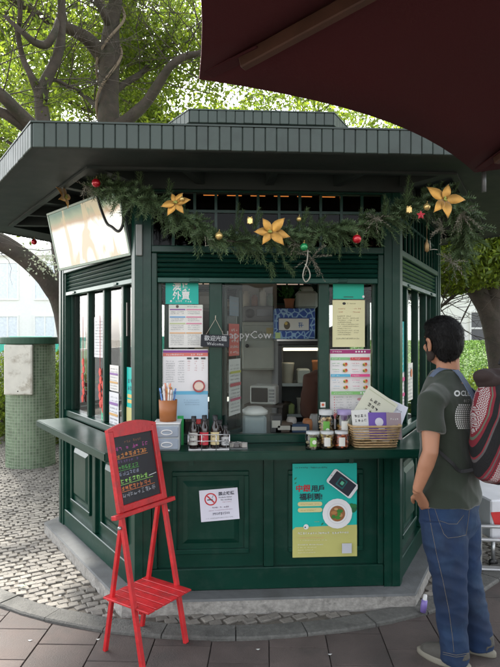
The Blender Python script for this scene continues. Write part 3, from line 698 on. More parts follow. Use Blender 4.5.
# fridge
f0 = inside(300, 341, 4.55)
t = thing('drinks_fridge', 'tall black framed glass door fridge full of food inside the kiosk', 'fridge', T(f0.x+.09, f0.y+.30, FL) @ RZ(R(3)))
fh = f0.z-FL; mb = MB(); hw = .28
mb.box(-hw, -hw+.03, -.3, .26, 0, fh); mb.box(hw-.03, hw, -.3, .26, 0, fh); mb.box(-hw+.03, hw-.03, .23, .26, 0, fh); mb.box(-hw+.03, hw-.03, -.3, .23, 0, .12); mb.box(-hw+.03, hw-.03, -.3, .23, fh-.05, fh)
part('body', mb, mat('fridge inside', (.14, .14, .14), .5), t)
mb = MB(); frame4(mb, -hw, hw, .1, fh, .03, -.335, -.301); part('door_frame', mb, BLACK, t)
mb = MB(); mb.box(-hw-.01, hw+.01, -.34, .26, fh+.0005, fh+.014); part('top_plate', mb, mat('aluminium trim', (.5, .5, .5), .3, metal=.9), t)
mb = MB(); mb.add([(-hw+.03, -.32, .13), (hw-.03, -.32, .13), (hw-.03, -.32, fh-.03), (-hw+.03, -.32, fh-.03)], [(0, 1, 2, 3)]); part('door_glass', mb, GLASS, t)
mb = MB(); mb.tube([(-hw+.05, -.25, fh-.065), (hw-.05, -.25, fh-.065)], .010, 8); part('inner_lamp', mb, mat('fridge lamp', (.8, .8, .75), .5, emit=(1, .86, .66), estr=1.6), t)
foods = []
FWm = WM[t.name]
for k, z in enumerate((.38, .62, .86, 1.10)):
    mb = MB(); mb.box(-hw+.031, hw-.031, -.28, .22, z, z+.008); mb.box(-hw+.031, hw-.031, -.286, -.28, z-.004, z+.02); part('shelf', mb, mat('wire shelf', (.42, .42, .41), .4), t)
    for q in range(4):
        x = -.19+q*.125; h_ = random.uniform(.12, .19); c = random.choice([(.6, .5, .38), (.55, .2, .08), (.5, .5, .45), (.3, .35, .12), (.62, .55, .45)])
        m = MB(); M_ = FWm @ T(x, -.18, z+.009)
        if (q+k) % 2: m.lathe([(.001, 0), (.045, 0), (.052, h_*.9), (.055, h_*.92), (.055, h_), (.001, h_)], 14)
        else: m.box(-.05, .05, -.06, .06, 0, h_*.7, bev=.012)
        nm = 'food_tub' if (q+k) % 2 else 'food_box'
        fd = solo(nm, '%s of food on the %s shelf of the glass door fridge, %s' % (nm[5:], ('bottom', 'third', 'second', 'top')[k], ('far left', 'left of centre', 'right of centre', 'far right')[q]), 'food', m, mat('food %d%d' % (k, q), c, .5), M_, 'food packs in the fridge')
# cow-patterned blue carton on the fridge
b0 = inside(274.5, 341, 4.5)
t = thing('blue_carton', 'blue and white patterned carton lying on top of the fridge', 'box', T(b0.x, b0.y-.02, FL+fh+.0155))
mb = MB(); mb.box(0, .31, 0, .26, 0, .235, bev=.004)
bm_ = mat('blue mottled card', (.02, .09, .38), .5)
nn = bm_.node_tree; vo = nn.nodes.new('ShaderNodeTexVoronoi'); vo.feature = 'DISTANCE_TO_EDGE'; vo.inputs['Scale'].default_value = 24
ge = nn.nodes.new('ShaderNodeNewGeometry'); nn.links.new(ge.outputs['Position'], vo.inputs['Vector'])
mr = nn.nodes.new('ShaderNodeMapRange'); mr.inputs[1].default_value = .07; mr.inputs[2].default_value = .11; nn.links.new(vo.outputs[0], mr.inputs[0])
mx = nn.nodes.new('ShaderNodeMix'); mx.data_type = 'RGBA'; nn.links.new(mr.outputs[0], mx.inputs[0]); mx.inputs[6].default_value = (.25, .42, .62, 1); mx.inputs[7].default_value = (.015, .07, .32, 1)
nn.links.new(mx.outputs[2], nn.nodes['Principled BSDF'].inputs['Base Color'])
part('carton', mb, bm_, t)
printed('print', [('r', 25, 60, 270, 165, (.02, .05, .2)), ('r', 33, 68, 262, 157, (.62, .62, .58)), ('d', 95, 105, 24, (.1, .08, .05), 1.3), ('d', 88, 120, 12, (.55, .4, .1)), ('s', 130, 85, 110, 50, (.05, .15, .4)), ('r', 5, 5, 45, 50, (.45, .6, .25))], t, WM[t.name], .001, y=-.0006)
# things on top of the carton
zt = FL+fh+.0155+.235
t = thing('potted_plant', 'small green plant in a brown pot standing on the blue carton', 'plant', T(b0.x+.12, b0.y+.08, zt))
mb = MB(); mb.lathe([(.001, 0), (.03, 0), (.04, .065), (.044, .07), (.044, .08), (.036, .08), (.034, .07), (.001, .07)], 16); part('pot', mb, mat('clay pot', (.30, .12, .06), .8), t)
mb = MB(); rn = random.Random(3)
for k in range(70):
    a = rn.uniform(0, 2*PI); e = rn.uniform(.2, 1.4); l_ = rn.uniform(.04, .13); c = Vector((math.cos(a)*math.cos(e)*l_, math.sin(a)*math.cos(e)*l_, .08+math.sin(e)*l_)); d = Vector((rn.uniform(-1, 1), rn.uniform(-1, 1), rn.uniform(-.3, 1))).normalized()*.022; n_ = Vector((rn.uniform(-1, 1), rn.uniform(-1, 1), rn.uniform(-1, 1))).cross(d).normalized()*.009
    mb.add([c-d, c+n_, c+d, c-n_], [(0, 1, 2, 3)])
    if k % 5 == 0: mb.tube([(0, 0, .07), c], .0015, 4)
part('leaves', mb, mat('pot plant leaf', (.03, .13, .02), .5, transl=.3), t)
mb = MB(); mb.box(0, .17, 0, .12, 0, .14, bev=.02); mb.lathe([(.05, .14), (.06, .15), (.045, .175), (.001, .175)], 16, 0, T(.085, .06, 0))
solo('plastic_canister', 'cloudy white plastic canister standing on the blue carton', 'canister', mb, mat('cloudy plastic', (.45, .52, .50), .35, transl=.3), T(b0.x+.17, b0.y+.05, zt))
# back shelving unit
sh = thing('shelf_unit', 'dark shelving unit with machines and boxes against the kiosk back wall', 'shelves', IN @ T(-.32, .86, FL))
mb = MB()
for x in (-.42, .40): mb.box(x, x+.02, -.16, .16, 0, 2.05)
part('upright', mb, mat('grey shelf metal', (.2, .2, .19), .5, metal=.4), sh)
for z in (.45, .95, 1.33, 1.72, 1.95):
    mb = MB(); mb.box(-.40, .40, -.16, .16, z, z+.018); part('shelf', mb, mat('grey shelf metal', (.2, .2, .19), .5, metal=.4), sh)
SW = WM[sh.name]
shelf_z = {0: .968, 1: 1.348, 2: 1.738, 3: .468}
items_ = [(-.3, 2, .16, .13, (.12, .12, .12)), (-.08, 2, .14, .17, (.40, .40, .36)), (.12, 2, .18, .1, (.22, .16, .10)), (-.32, 1, .14, .24, (.3, .3, .28)), (-.12, 1, .14, .12, (.5, .42, .3)),
          (.30, 1, .14, .26, (.09, .09, .1)), (-.3, 0, .18, .2, (.25, .22, .2)), (.2, 0, .2, .25, (.14, .12, .1)), (-.05, 3, .3, .3, (.12, .1, .09)), (.30, 2, .13, .19, (.55, .5, .4))]
for q, (x, lv, ww, hh, c) in enumerate(items_):
    m = MB(); m.box(-ww/2, ww/2, -.1, .1, 0, hh, bev=.008); m.box(-ww/2+.01, ww/2-.01, -.102, -.1005, hh*.3, hh*.75, 1)
    solo('storage_box', ('storage box on the back shelves inside the kiosk, ' + ('top left', 'top middle', 'top right', 'second shelf left', 'second shelf middle', 'second shelf right', 'third shelf left', 'third shelf right', 'bottom middle', 'top far right')[q]), 'box', m, [mat('box tone %d' % q, c, .6), mat('box label %d' % q, tuple(min(.7, v*1.8+.1) for v in c), .6)], SW @ T(x, 0, shelf_z[lv]), 'boxes on the back shelves')
# electrical cabinet hung in front of shelves
c0 = inside(241, 370, 4.85)
t = thing('electric_cabinet', 'pale grey metal cabinet with small round lock behind the centre window', 'cabinet', T(c0.x, c0.y, c0.z) @ RZ(A0))
mb = MB(); mb.box(0, .30, 0, .2, 0, .40, bev=.006); part('case', mb, mat('pale grey enamel', (.40, .41, .36), .5), t)
mb = MB(); mb.box(.012, .288, -.012, -.0005, .012, .25, bev=.004); mb.box(.012, .288, -.012, -.0005, .26, .37, bev=.004); part('door', mb, mat('pale grey enamel', (.40, .41, .36), .5), t)
mb = MB(); mb.lathe([(.001, .018), (.014, .018), (.016, .0), ], 14, 0, T(.05, -.0125, .20) @ RX(R(90))); part('lock', mb, BLACK, t)
printed('print', [('s', 30, 300, 200, 26, (.3, .3, .28)), ('r', 210, 300, 285, 350, (.5, .38, .14))], t, WM[t.name], .001, y=-.0135)
mb = MB(); mb.box(.02, .28, .01, .19, -.84, -.0005); solo('side_cabinet', 'dark cabinet standing below the grey metal cabinet', 'cabinet', mb, WOOD, T(c0.x, c0.y, c0.z) @ RZ(A0)) if False else None
# wall column that carries the cabinet
mb = MB(); mb.box(-.02, .32, .201, .23, FL-c0.z, .78); solo('back_board', 'pale board behind the grey metal cabinet inside the kiosk', 'board', mb, INW, T(c0.x, c0.y, c0.z) @ RZ(A0))
t = thing('coffee_machine', 'dark machine with a round dial on top of the grey metal cabinet', 'machine', T(c0.x, c0.y, c0.z+.4005) @ RZ(A0))
mb = MB(); mb.box(.02, .28, .01, .19, 0, .13, bev=.008); part('case', mb, mat('dark machine', (.06, .06, .065), .35), t)
mb = MB(); mb.lathe([(.001, .014), (.036, .014), (.04, 0)], 18, 0, T(.075, .0095, .07) @ RX(R(90))); part('dial', mb, BLACK, t)
mb = MB(); mb.box(.13, .26, .003, .0095, .045, .105, bev=.002); part('panel', mb, mat('machine panel', (.02, .025, .05), .25), t)
for q, (x, c, h_) in enumerate(((.05, (.55, .5, .42), .13), (.12, (.3, .12, .06), .10), (.19, (.6, .6, .55), .15), (.25, (.12, .2, .14), .11))):
    m = MB(); m.lathe([(.001, 0), (.028, 0), (.028, h_*.8), (.02, h_*.86), (.02, h_), (.001, h_)], 14); solo('canister', ('cream', 'brown', 'white', 'dark green')[q]+' canister standing on the dark machine inside the kiosk', 'canister', m, mat('canister %d' % q, c, .5), WM[t.name] @ T(x, .1, .1305))
# microwave on a stand
m0 = inside(250, 404, 4.45)
mw = thing('microwave_oven', 'small white microwave with black door on a stand inside the kiosk', 'microwave', T(m0.x, m0.y, m0.z) @ RZ(R(-16)))
mb = MB(); mb.box(0, .20, 0, .2, 0, .14, bev=.008); part('case', mb, mat('microwave white', (.5, .5, .47), .4), mw)
mb = MB(); mb.box(.010, .14, -.01, -.0005, .018, .125, bev=.004); part('door', mb, BLACK, mw)
mb = MB(); [mb.box(.15, .19, -.006, -.0005, z, z+.016, bev=.003) for z in (.025, .05, .075, .1)]; part('keypad', mb, mat('grey buttons', (.25, .25, .25), .4), mw)
mb = MB(); mb.box(-.04, .26, -.02, .26, -.02, -.0005); mb.box(-.03, .0, .0, .24, FL-m0.z, -.02); mb.box(.22, .25, .0, .24, FL-m0.z, -.02); mb.box(0, .22, .02, .23, -.4, -.39); solo('microwave_stand', 'dark stand carrying the microwave inside the kiosk', 'stand', mb, WOOD, WM[mw.name])
for q, (px, dx_, c, h_, w2) in enumerate(((284, 0, (.10, .07, .05), .07, .06), (292, 0, (.45, .42, .38), .10, .035), (299, 0, (.05, .09, .16), .06, .07), (309, 0, (.5, .2, .08), .09, .04), (276, 0, (.06, .06, .06), .12, .04), (316, 0, (.3, .3, .28), .12, .04))):
    pp = inside(px, 430, 3.92); m = MB()
    if q % 2: m.lathe([(.001, 0), (w2*.9, 0), (w2, h_*.8), (w2*.8, h_), (.001, h_)], 16)
    else: m.box(-w2, w2, -.05, .05, 0, h_, bev=.006); m.box(-w2*.7, w2*.7, -.052, -.0505, h_*.3, h_*.7, 1)
    solo('kitchen_item', ('low brown box', 'pale round tub', 'flat navy box', 'orange round tub', 'black narrow box', 'grey round tub')[q]+' on the inner counter behind the serving window', 'container', m, [mat('clutter %d' % q, c, .5), pr((.6, .58, .5))], T(pp.x, pp.y+.04, FL+.8405))
# water dispenser
w0 = inside(254.5, 434, 3.86)
wd = thing('water_container', 'clear plastic water container with white lid behind the counter window', 'container', T(w0.x, w0.y, FL+.8405))
hh = (EYE-(406-CY)/FPX*3.86)-(FL+.8405)
mb = MB(); mb.box(-.078, .078, -.065, .065, 0, hh*.72, bev=.018); part('tank', mb, mat('milky plastic', (.52, .60, .62), .2, transl=.35), wd)
mb = MB(); mb.lathe([(.078, hh*.721), (.088, hh*.73), (.088, hh*.85), (.05, hh*.98), (.001, hh)], 24); part('lid', mb, WHITE, wd)
# warm tube lamp high inside
tl = thing('ceiling_lamp', 'warm glowing lamp strip under the kiosk ceiling behind the transom', 'lamp', F0 @ T(.80, .13, 2.475))
mb = MB(); mb.box(-.45, .45, -.03, .03, 0, .03); part('lamp_base', mb, WHITE, tl)
for k in range(6):
    mb = MB(); mb.tube([(-.42+k*.145, 0, -.013), (-.42+k*.145+.09, 0, -.013)], .008, 8); part('lamp_tube', mb, mat('warm tube', (.8, .5, .25), .5, emit=(1, .45, .12), estr=1.6), tl)
# ---- counter items
zc = ZC+.0005
def on_counter(px, v, Fm=None): Fm = Fm or F0; return Fm @ T(UP(Fm, px, v), v, zc)
t = thing('drawer_box', 'two drawer clear plastic organiser at the left end of the counter', 'organiser', on_counter(168, -.13))
mb = MB(); mb.box(-.07, .07, -.085, .085, 0, .145, bev=.006); part('case', mb, mat('frosted plastic', (.50, .54, .56), .3, transl=.2), t)
for z in (.008, .076):
    mb = MB(); mb.box(-.064, .064, -.095, -.0855, z, z+.058, bev=.005); d_ = part('drawer', mb, mat('drawer plastic', (.36, .42, .50), .25, transl=.2), t)
    mb = MB(); mb.tube([(.03*math.cos(q*PI/8), -.098, z+.028+.013*math.sin(q*PI/8)) for q in range(17)], .003, 6); part('handle', mb, WHITE, d_)
mb = MB(); mb.box(-.074, .074, -.088, .088, .1455, .153, bev=.003); part('top_lid', mb, WHITE, t)
DW = WM[t.name]
t = thing('straw_cup', 'brown cup full of coloured paper straws standing on the plastic drawers', 'cup', DW @ T(-.0, -.0, .1535))
mb = MB(); mb.lathe([(.001, 0), (.047, 0), (.053, .12), (.050, .12), (.045, .006), (.001, .006)], 24); part('cup', mb, mat('brown cup', (.34, .12, .035), .5, var=.06), t)
rn = random.Random(5)
for k in range(26):
    a = rn.uniform(0, 2*PI); r_ = rn.uniform(0, .034); ln = rn.uniform(.17, .215); dx = math.cos(a)*r_; dy = math.sin(a)*r_
    c = rn.choice([(.7, .08, .06), (.75, .42, .08), (.12, .25, .55), (.75, .72, .68), (.6, .55, .6), (.75, .30, .2), (.72, .7, .66)])
    mb = MB(); a_ = Vector((dx*.7, dy*.7, .008)); b_ = Vector((dx*1.5+rn.uniform(-.012, .012), dy*1.5+rn.uniform(-.01, .01), ln)); n_ = 6
    for q in range(6): mb.tube([a_.lerp(b_, q/6), a_.lerp(b_, (q+1)/6)], .0052, 6, (q+k) % 2, cap=(q == 5))
    solo('straw', '%s striped paper straw in the brown cup, %s' % ({(.7, .08, .06): 'red', (.75, .42, .08): 'orange', (.12, .25, .55): 'blue', (.75, .72, .68): 'white', (.6, .55, .6): 'lilac', (.75, .30, .2): 'coral', (.72, .7, .66): 'cream'}[c], ('leaning right' if dx > .012 else 'leaning left' if dx < -.012 else 'near the middle')+(' at the back' if dy > 0 else ' at the front')), 'straw', mb, [pr(c), pr(c if k % 3 else (.76, .74, .7))], WM[t.name], 'straws in the brown cup')
mb = MB(); mb.box(-.018, .018, -.001, .001, 0, .17); solo('green_card', 'narrow green card standing behind the brown straw cup', 'card', mb, mat('green card', (.01, .36, .08), .5), on_counter(180.5, -.045))
# sauce rack with bottles
RW = on_counter(209, -.15)
t = thing('sauce_rack', 'clear acrylic rack holding dark sauce bottles on the counter', 'rack', RW)
mb = MB(); mb.box(-.115, .115, -.055, .055, 0, .004); part('tray', mb, WHITE, t)
mb = MB()
for z in (.05, .085): mb.tube([(-.115, -.055, z), (.115, -.055, z), (.115, .055, z), (-.115, .055, z), (-.115, -.055, z)], .0025, 5)
for x in (-.115, -.04, .04, .115):
    for y in (-.055, .055): mb.tube([(x, y, 0), (x, y, .088)], .0025, 5)
part('wire', mb, mat('chrome wire', (.6, .6, .6), .2, metal=1.), t)
btl = [(-.085, -.02, 'black sauce bottle with white lettering label, leftmost in the rack', (.5, .5, .46), .18), (-.025, -.022, 'black sauce bottle with a red label, second from left in the rack', (.5, .03, .05), .185), (.035, -.02, 'black sauce bottle with a cream label, third in the rack', (.62, .52, .28), .185),
       (.092, .0, 'short dark sauce bottle at the right end of the rack', (.5, .5, .5), .125), (-.06, .03, 'red capped sauce bottle behind the first two bottles', (.4, .1, .08), .155), (.06, .032, 'dark sauce bottle at the back right of the rack', (.3, .3, .3), .15)]
for q, (x, y, lb, lc, h_) in enumerate(btl):
    b = thing('sauce_bottle', lb, 'bottle', RW @ T(x, y, .0045) @ RZ(R(random.uniform(-25, 25))))
    m = MB(); m.lathe([(.001, 0), (.024, 0), (.026, .006), (.026, h_*.55), (.022, h_*.66), (.012, h_*.78), (.012, h_*.9), (.001, h_*.9)], 18); part('bottle', m, mat('dark sauce glass', (.012, .006, .004), .12, coat=.5), b)
    m = MB(); m.lathe([(.0145, h_*.84), (.0145, h_), (.001, h_)], 14); part('cap', m, mat('red cap', (.4, .02, .02), .4) if q in (4,) else BLACK, b)
    m = MB(); m.lathe([(.0268, h_*.12), (.0268, h_*.5)], 12, a0=R(200), a1=R(340)); part('label', m, pr(lc), b)
    m = MB(); scribble(m, -.012, h_*.2, .026, .012, -.0285, 0, seed=q); scribble(m, -.012, h_*.34, .026, .012, -.0285, 0, seed=q+9); part('print', m, pr((.02, .02, .02) if q != 1 else (.7, .68, .6)), b)
# low clear snack trays
t = thing('snack_tray', 'low clear plastic tray of small packets beside the sauce rack', 'tray', on_counter(236.5, -.14))
mb = MB(); frame4(mb, -.06, .06, .0, .035, .003, -.05, -.047); mb.box(-.06, .06, -.05, .05, 0, .003); part('tray', mb, mat('clear tray', (.4, .42, .42), .15, transl=.5), t)
for k in range(7): mb = MB(); mb.box(-.016, .016, -.004, .004, 0, .03, bev=.003); solo('sugar_packet', '%s packet in the low clear tray, %s' % (('pale', 'dark')[k % 2], ('at its left end', 'second from the left', 'third from the left', 'in the middle', 'third from the right', 'second from the right', 'at its right end')[k]), 'packet', mb, mat(['packet pale', 'packet dark'][k % 2], [(.35, .33, .3), (.09, .08, .075)][k % 2], .4), WM[t.name] @ T(-.045+k*.015, random.uniform(-.03, .02), .004) @ RX(R(random.uniform(-25, 25))) @ RZ(R(random.uniform(-30, 30))), 'packets in the clear tray')
# jars
CLR = glass('clear jar plastic', (.93, .95, .94), 1.2)
jars = [(326, -.10, .1, (.50, .33, .16), 'tall', 'clear jar with green round label and biscuits, stacked top left of the jars', (.12, .36, .05), .071), (344, -.09, .1, (.68, .34, .08), 'tall', 'tall clear jar of orange biscuits with purple topped lid, right of the jar stack', (.6, .5, .6), .066),
        (313, -.19, 0, (.30, .26, .16), 'low', 'small clear jar with green round label at the left end of the jars', (.15, .38, .05), .05), (327, -.18, 0, (.62, .38, .14), 'low', 'small clear jar of nuts in the middle of the front row', (.2, .4, .5), .05), (341.5, -.18, 0, (.65, .14, .05), 'low', 'small clear jar of red and orange sweets at the right of the front row', (.6, .1, .05), .05)]
for q, (px, v, z, c, kd, lb, lc, hh_) in enumerate(jars):
    if kd == 'tall': W = on_counter(px, -.09); h_ = .205; r_ = .046
    else: W = on_counter(px, -.20); h_ = .098; r_ = .0425
    j = thing('snack_jar', lb, 'jar', W)
    m = MB(); m.lathe([(.001, .001), (r_, .001), (r_+.001, .01), (r_+.001, h_*.8), (r_*.85, h_*.86)], 24); part('jar', m, CLR, j)
    m = MB(); m.lathe([(r_*.9, h_*.861), (r_*.9, h_), (.001, h_)], 24); part('lid', m, mat('clear lid', (.70, .72, .71), .25, transl=.3) if q != 1 else mat('lilac lid', (.35, .28, .5), .4), j)
    m = MB(); rn = random.Random(q)
    for k in range(110 if kd == 'tall' else 60):
        a = rn.uniform(0, 2*PI); rr_ = rn.uniform(.3, .78)*r_; zz = .012+rn.uniform(0, h_*(.5 if q == 1 else .72)); m.sphere((rr_*math.cos(a), rr_*math.sin(a), zz), rn.uniform(.008, .012), 8, rn.randint(0, 2), (1, 1, .7))
    part('snacks', m, [mat('snack %d a' % q, c, .6), mat('snack %d b' % q, tuple(min(.8, x*1.7) for x in c), .6), mat('snack %d c' % q, tuple(x*.6 for x in c), .6)], j, kind='stuff')
    m = MB(); m.lathe([(r_+.0025, h_*.2), (r_+.0025, h_*.7)], 14, a0=R(240), a1=R(285)); part('label', m, pr(lc if q in (0, 2) else (.66, .66, .6)), j)
    if q in (0, 2): m = MB(); m.add([(.012*math.cos(a*PI/8), -r_-.004, h_*.45+.012*math.sin(a*PI/8)) for a in range(16)], [tuple(range(16))]); part('print', m, pr((.7, .72, .6)), j)
# wicker basket with leaflets
BW = on_counter(373, -.135)
t = thing('wicker_basket', 'pale woven wicker basket full of leaflets on the counter', 'basket', BW)
rn = random.Random(2); hb = .122
def rect_path(hx_, hy_, z, n=72, off=0.):
    out = []
    for k in range(n+1):
        a = 2*PI*k/n; ca, sa = math.cos(a), math.sin(a); e = .28
        out.append(Vector(((hx_+off*(1 if k % 2 else -1))*abs(ca)**e*(1 if ca >= 0 else -1), (hy_+off*(1 if k % 2 else -1))*abs(sa)**e*(1 if sa >= 0 else -1), z)))
    return out
WICK = mat('wicker', (.50, .34, .17), .6, var=.25, scale=40)
rows = 9
wv = MB()
for r_ in range(rows):
    f = r_/(rows-1); hx_ = .118+.022*f; hy_ = .072+.02*f
    wv.tube(rect_path(hx_, hy_, .006+hb*f*.95, 60, .0035*(1 if r_ % 2 else -1)), .0044, 5, cap=False)
part('weave', wv, WICK, t, kind='stuff')
mb = MB(); mb.tube(rect_path(.144, .096, hb+.002, 60), .0075, 6, cap=False); part('rim', mb, WICK, t)
mb = MB(); a = rect_path(.114, .069, 0, 24)[:-1]; mb.prism([(v.x, v.y) for v in a], .002, .006); part('base', mb, WICK, t)
def sheet(label, x, z, w_, h_, ang, lean, base, items, y=0., name='leaflet', back=0):
    W = BW @ T(x*1.05, y, z) @ RY(ang) @ RX(lean) @ Matrix.Scale(1.22, 4); return poster(label, W, w_*1000, h_*1000, base, items, s=.001, name=name, cat='leaflet', th=.003)
sheet('cream leaflet with red emblem leaning right in the basket, tallest one', -.145, .124, .17, .22, R(34), R(-8), (.68, .68, .54), [('r', 8, 202, 162, 206, (.5, .52, .35)), ('d', 135, 120, 17, (.6, .04, .05)), ('d', 131, 122, 7, (.7, .6, .5)), ('s', 40, 130, 56, 20, (.05, .05, .05)), ('s', 40, 104, 56, 20, (.05, .05, .05)), ('s', 40, 156, 56, 20, (.05, .05, .05)), ('d', 120, 60, 16, (.3, .1, .12))], y=.03)
sheet('white leaflet with faint blue picture sticking out at the right of the basket', .02, .085, .12, .17, R(25), R(-12), (.70, .72, .80), [('d', 80, 60, 24, (.2, .3, .45)), ('s', 20, 130, 80, 10, C_GR)], y=.055)
sheet('purple and white leaflet standing upright in the basket', -.03, .045, .10, .125, R(0), R(-14), (.16, .09, .40), [('d', 50, 80, 20, (.66, .64, .72)), ('r', 45, 40, 75, 60, (.6, .6, .7)), ('s', 10, 15, 70, 10, C_W)], y=-.045)
sheet('white leaflet with black characters at the left of the basket', -.115, .045, .085, .135, R(-3), R(-14), (.72, .72, .68), [('s', 12, 100, 60, 15, C_TXT), ('s', 12, 78, 60, 15, C_TXT), ('s', 12, 50, 60, 10, C_GR), ('r', 8, 10, 78, 30, (.55, .5, .6))], y=-.04)
sheet('grey pink leaflet at the right front of the basket', .065, .045, .07, .125, R(2), R(-14), (.36, .28, .30), [('s', 8, 90, 50, 10, C_W), ('d', 35, 50, 18, (.5, .4, .3))], y=-.05)
sheet('pale leaflet behind the purple one in the basket', -.06, .045, .13, .115, R(8), R(-10), (.66, .64, .62), lines(.13, .115, 5), y=-.01)
def smooth_pts(P_, k=5):
    out = []
    for i in range(len(P_)-1):
        p0 = P_[max(i-1, 0)]; p1 = P_[i]; p2 = P_[i+1]; p3 = P_[min(i+2, len(P_)-1)]
        for q in range(k): t = q/k; out.append(.5*((2*p1)+(p2-p0)*t+(2*p0-5*p1+4*p2-p3)*t*t+(3*p1-p0-3*p2+p3)*t**3))
    return out+[P_[-1]]
# ---- hanging display screen at the left
d1 = Vector((-.7071, .7071, 0)); pr1 = Vector((-.695, 3.452, 2.065))      # lower right corner
t0 = -d1; Wd = .905
nrm = Vector((.7071, .7071, 0)).normalized()                             # into the screen
base_l = pr1+d1*Wd
up = Vector((0, 0, 1)); lean = R(-13)
W = T(*base_l) @ RZ(math.atan2(t0.y, t0.x)) @ RX(-lean) @ RY(R(0))
W = T(base_l.x, base_l.y, base_l.z-.018) @ RZ(math.atan2(t0.y, t0.x)) @ RX(R(12)) @ RY(R(-1.5))
tv = thing('menu_screen', 'large glossy menu screen hung at a tilt under the left eave', 'screen', W)
mb = MB(); mb.box(0, Wd, .0, .05, 0, .40, bev=.006); part('casing', mb, mat('screen casing', (.03, .045, .04), .35), tv)
mb = MB(); frame4(mb, 0, Wd, 0, .40, .016, -.008, -.0005, bev=.002); part('bezel', mb, mat('pale green bezel', (.30, .38, .33), .3, metal=.3), tv)
m = bpy.data.materials.new('painted screen reflection'); m.use_nodes = True; n = m.node_tree.nodes; l = m.node_tree.links; b = n['Principled BSDF']  # pale glow and blotches put in for the bright street reflected on the screen
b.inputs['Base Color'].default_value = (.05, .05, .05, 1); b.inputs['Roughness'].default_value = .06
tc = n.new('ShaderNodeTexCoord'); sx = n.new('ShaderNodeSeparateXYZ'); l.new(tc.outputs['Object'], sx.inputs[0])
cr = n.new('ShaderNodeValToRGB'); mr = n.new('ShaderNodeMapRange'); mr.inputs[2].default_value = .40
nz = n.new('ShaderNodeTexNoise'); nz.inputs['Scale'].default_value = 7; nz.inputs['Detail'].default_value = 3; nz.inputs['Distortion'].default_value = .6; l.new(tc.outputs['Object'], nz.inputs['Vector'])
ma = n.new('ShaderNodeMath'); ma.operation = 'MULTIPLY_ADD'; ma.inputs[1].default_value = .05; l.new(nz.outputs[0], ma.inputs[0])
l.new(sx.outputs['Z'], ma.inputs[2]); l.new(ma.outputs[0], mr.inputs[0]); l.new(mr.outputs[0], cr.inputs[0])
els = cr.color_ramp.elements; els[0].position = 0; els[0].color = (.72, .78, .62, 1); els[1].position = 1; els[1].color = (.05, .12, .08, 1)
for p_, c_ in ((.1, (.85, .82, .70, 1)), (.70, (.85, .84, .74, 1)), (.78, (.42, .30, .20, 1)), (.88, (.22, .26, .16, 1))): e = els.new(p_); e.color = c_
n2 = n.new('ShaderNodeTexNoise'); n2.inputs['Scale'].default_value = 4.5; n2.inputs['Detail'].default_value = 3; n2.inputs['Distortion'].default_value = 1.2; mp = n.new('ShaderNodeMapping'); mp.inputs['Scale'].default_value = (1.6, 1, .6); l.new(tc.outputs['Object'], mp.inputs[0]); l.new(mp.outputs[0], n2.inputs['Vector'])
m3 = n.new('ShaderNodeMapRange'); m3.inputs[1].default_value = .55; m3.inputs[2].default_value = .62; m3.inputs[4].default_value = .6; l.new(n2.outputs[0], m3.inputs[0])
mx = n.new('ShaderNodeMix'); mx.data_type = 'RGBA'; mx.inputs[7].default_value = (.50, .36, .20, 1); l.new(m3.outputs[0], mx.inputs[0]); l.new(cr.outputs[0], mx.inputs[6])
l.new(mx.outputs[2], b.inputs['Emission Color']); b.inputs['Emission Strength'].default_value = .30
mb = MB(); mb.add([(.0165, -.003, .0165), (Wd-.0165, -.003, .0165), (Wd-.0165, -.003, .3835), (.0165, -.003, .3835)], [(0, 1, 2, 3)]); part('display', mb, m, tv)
TVW = WM[tv.name]
mb = MB(); pts_ = smooth_pts([TVW @ Vector(p_) for p_ in ((Wd-.22, -.01, .42), (Wd-.20, -.02, .33), (Wd-.15, -.03, .22), (Wd-.10, -.03, .185), (Wd-.04, -.03, .15), (Wd-.01, -.01, .19), (Wd+.02, .0, .30), (Wd+.02, .05, .42))])
mb.tube(pts_, .009, 8); solo('power_cable', 'thick black cable looping over the corner of the menu screen', 'cable', mb, BLACK)
mb = MB(); mb.box(-.018, .018, -.02, 0, 0, .18, bev=.003); solo('cable_trunking', 'grey vertical trunking at the top of the left corner post', 'trunking', mb, mat('grey trunking', (.25, .27, .26), .5), F0 @ T(.012, -.03, 2.06))
# ------------------------------------------------------------------ foliage helpers
def wpt(px, py, d): return Vector(((px-CX)/FPX*d, d, EYE-(py-CY)/FPX*d))
def leafmesh(name, cen, size, mats, asp=.42, jit=.35, flat=0.):
    cen = np.asarray(cen, dtype=np.float32); n = len(cen)
    d = RNG.normal(size=(n, 3)); d[:, 2] *= (1-flat); d /= np.linalg.norm(d, axis=1)[:, None]
    e = RNG.normal(size=(n, 3)); e -= (e*d).sum(1)[:, None]*d; e /= np.linalg.norm(e, axis=1)[:, None]
    sz = size*(1+RNG.uniform(-jit, jit, n))[:, None]
    f = np.cross(d, e)*.12*sz
    v = np.empty((n, 4, 3), np.float32); v[:, 0] = cen-d*sz*.5; v[:, 1] = cen+e*sz*asp*.5+f-d*sz*.05; v[:, 2] = cen+d*sz*.5; v[:, 3] = cen-e*sz*asp*.5+f-d*sz*.05
    me = bpy.data.meshes.new(name); me.vertices.add(n*4); me.vertices.foreach_set('co', v.ravel())
    me.loops.add(n*4); me.loops.foreach_set('vertex_index', np.arange(n*4, dtype=np.int32)); me.polygons.add(n); me.polygons.foreach_set('loop_start', np.arange(0, n*4, 4, dtype=np.int32))
    me.polygons.foreach_set('loop_total', np.full(n, 4, dtype=np.int32))
    for m in mats: me.materials.append(m)
    me.polygons.foreach_set('material_index', RNG.integers(0, len(mats), n).astype(np.int32)); me.update(calc_edges=True); return me
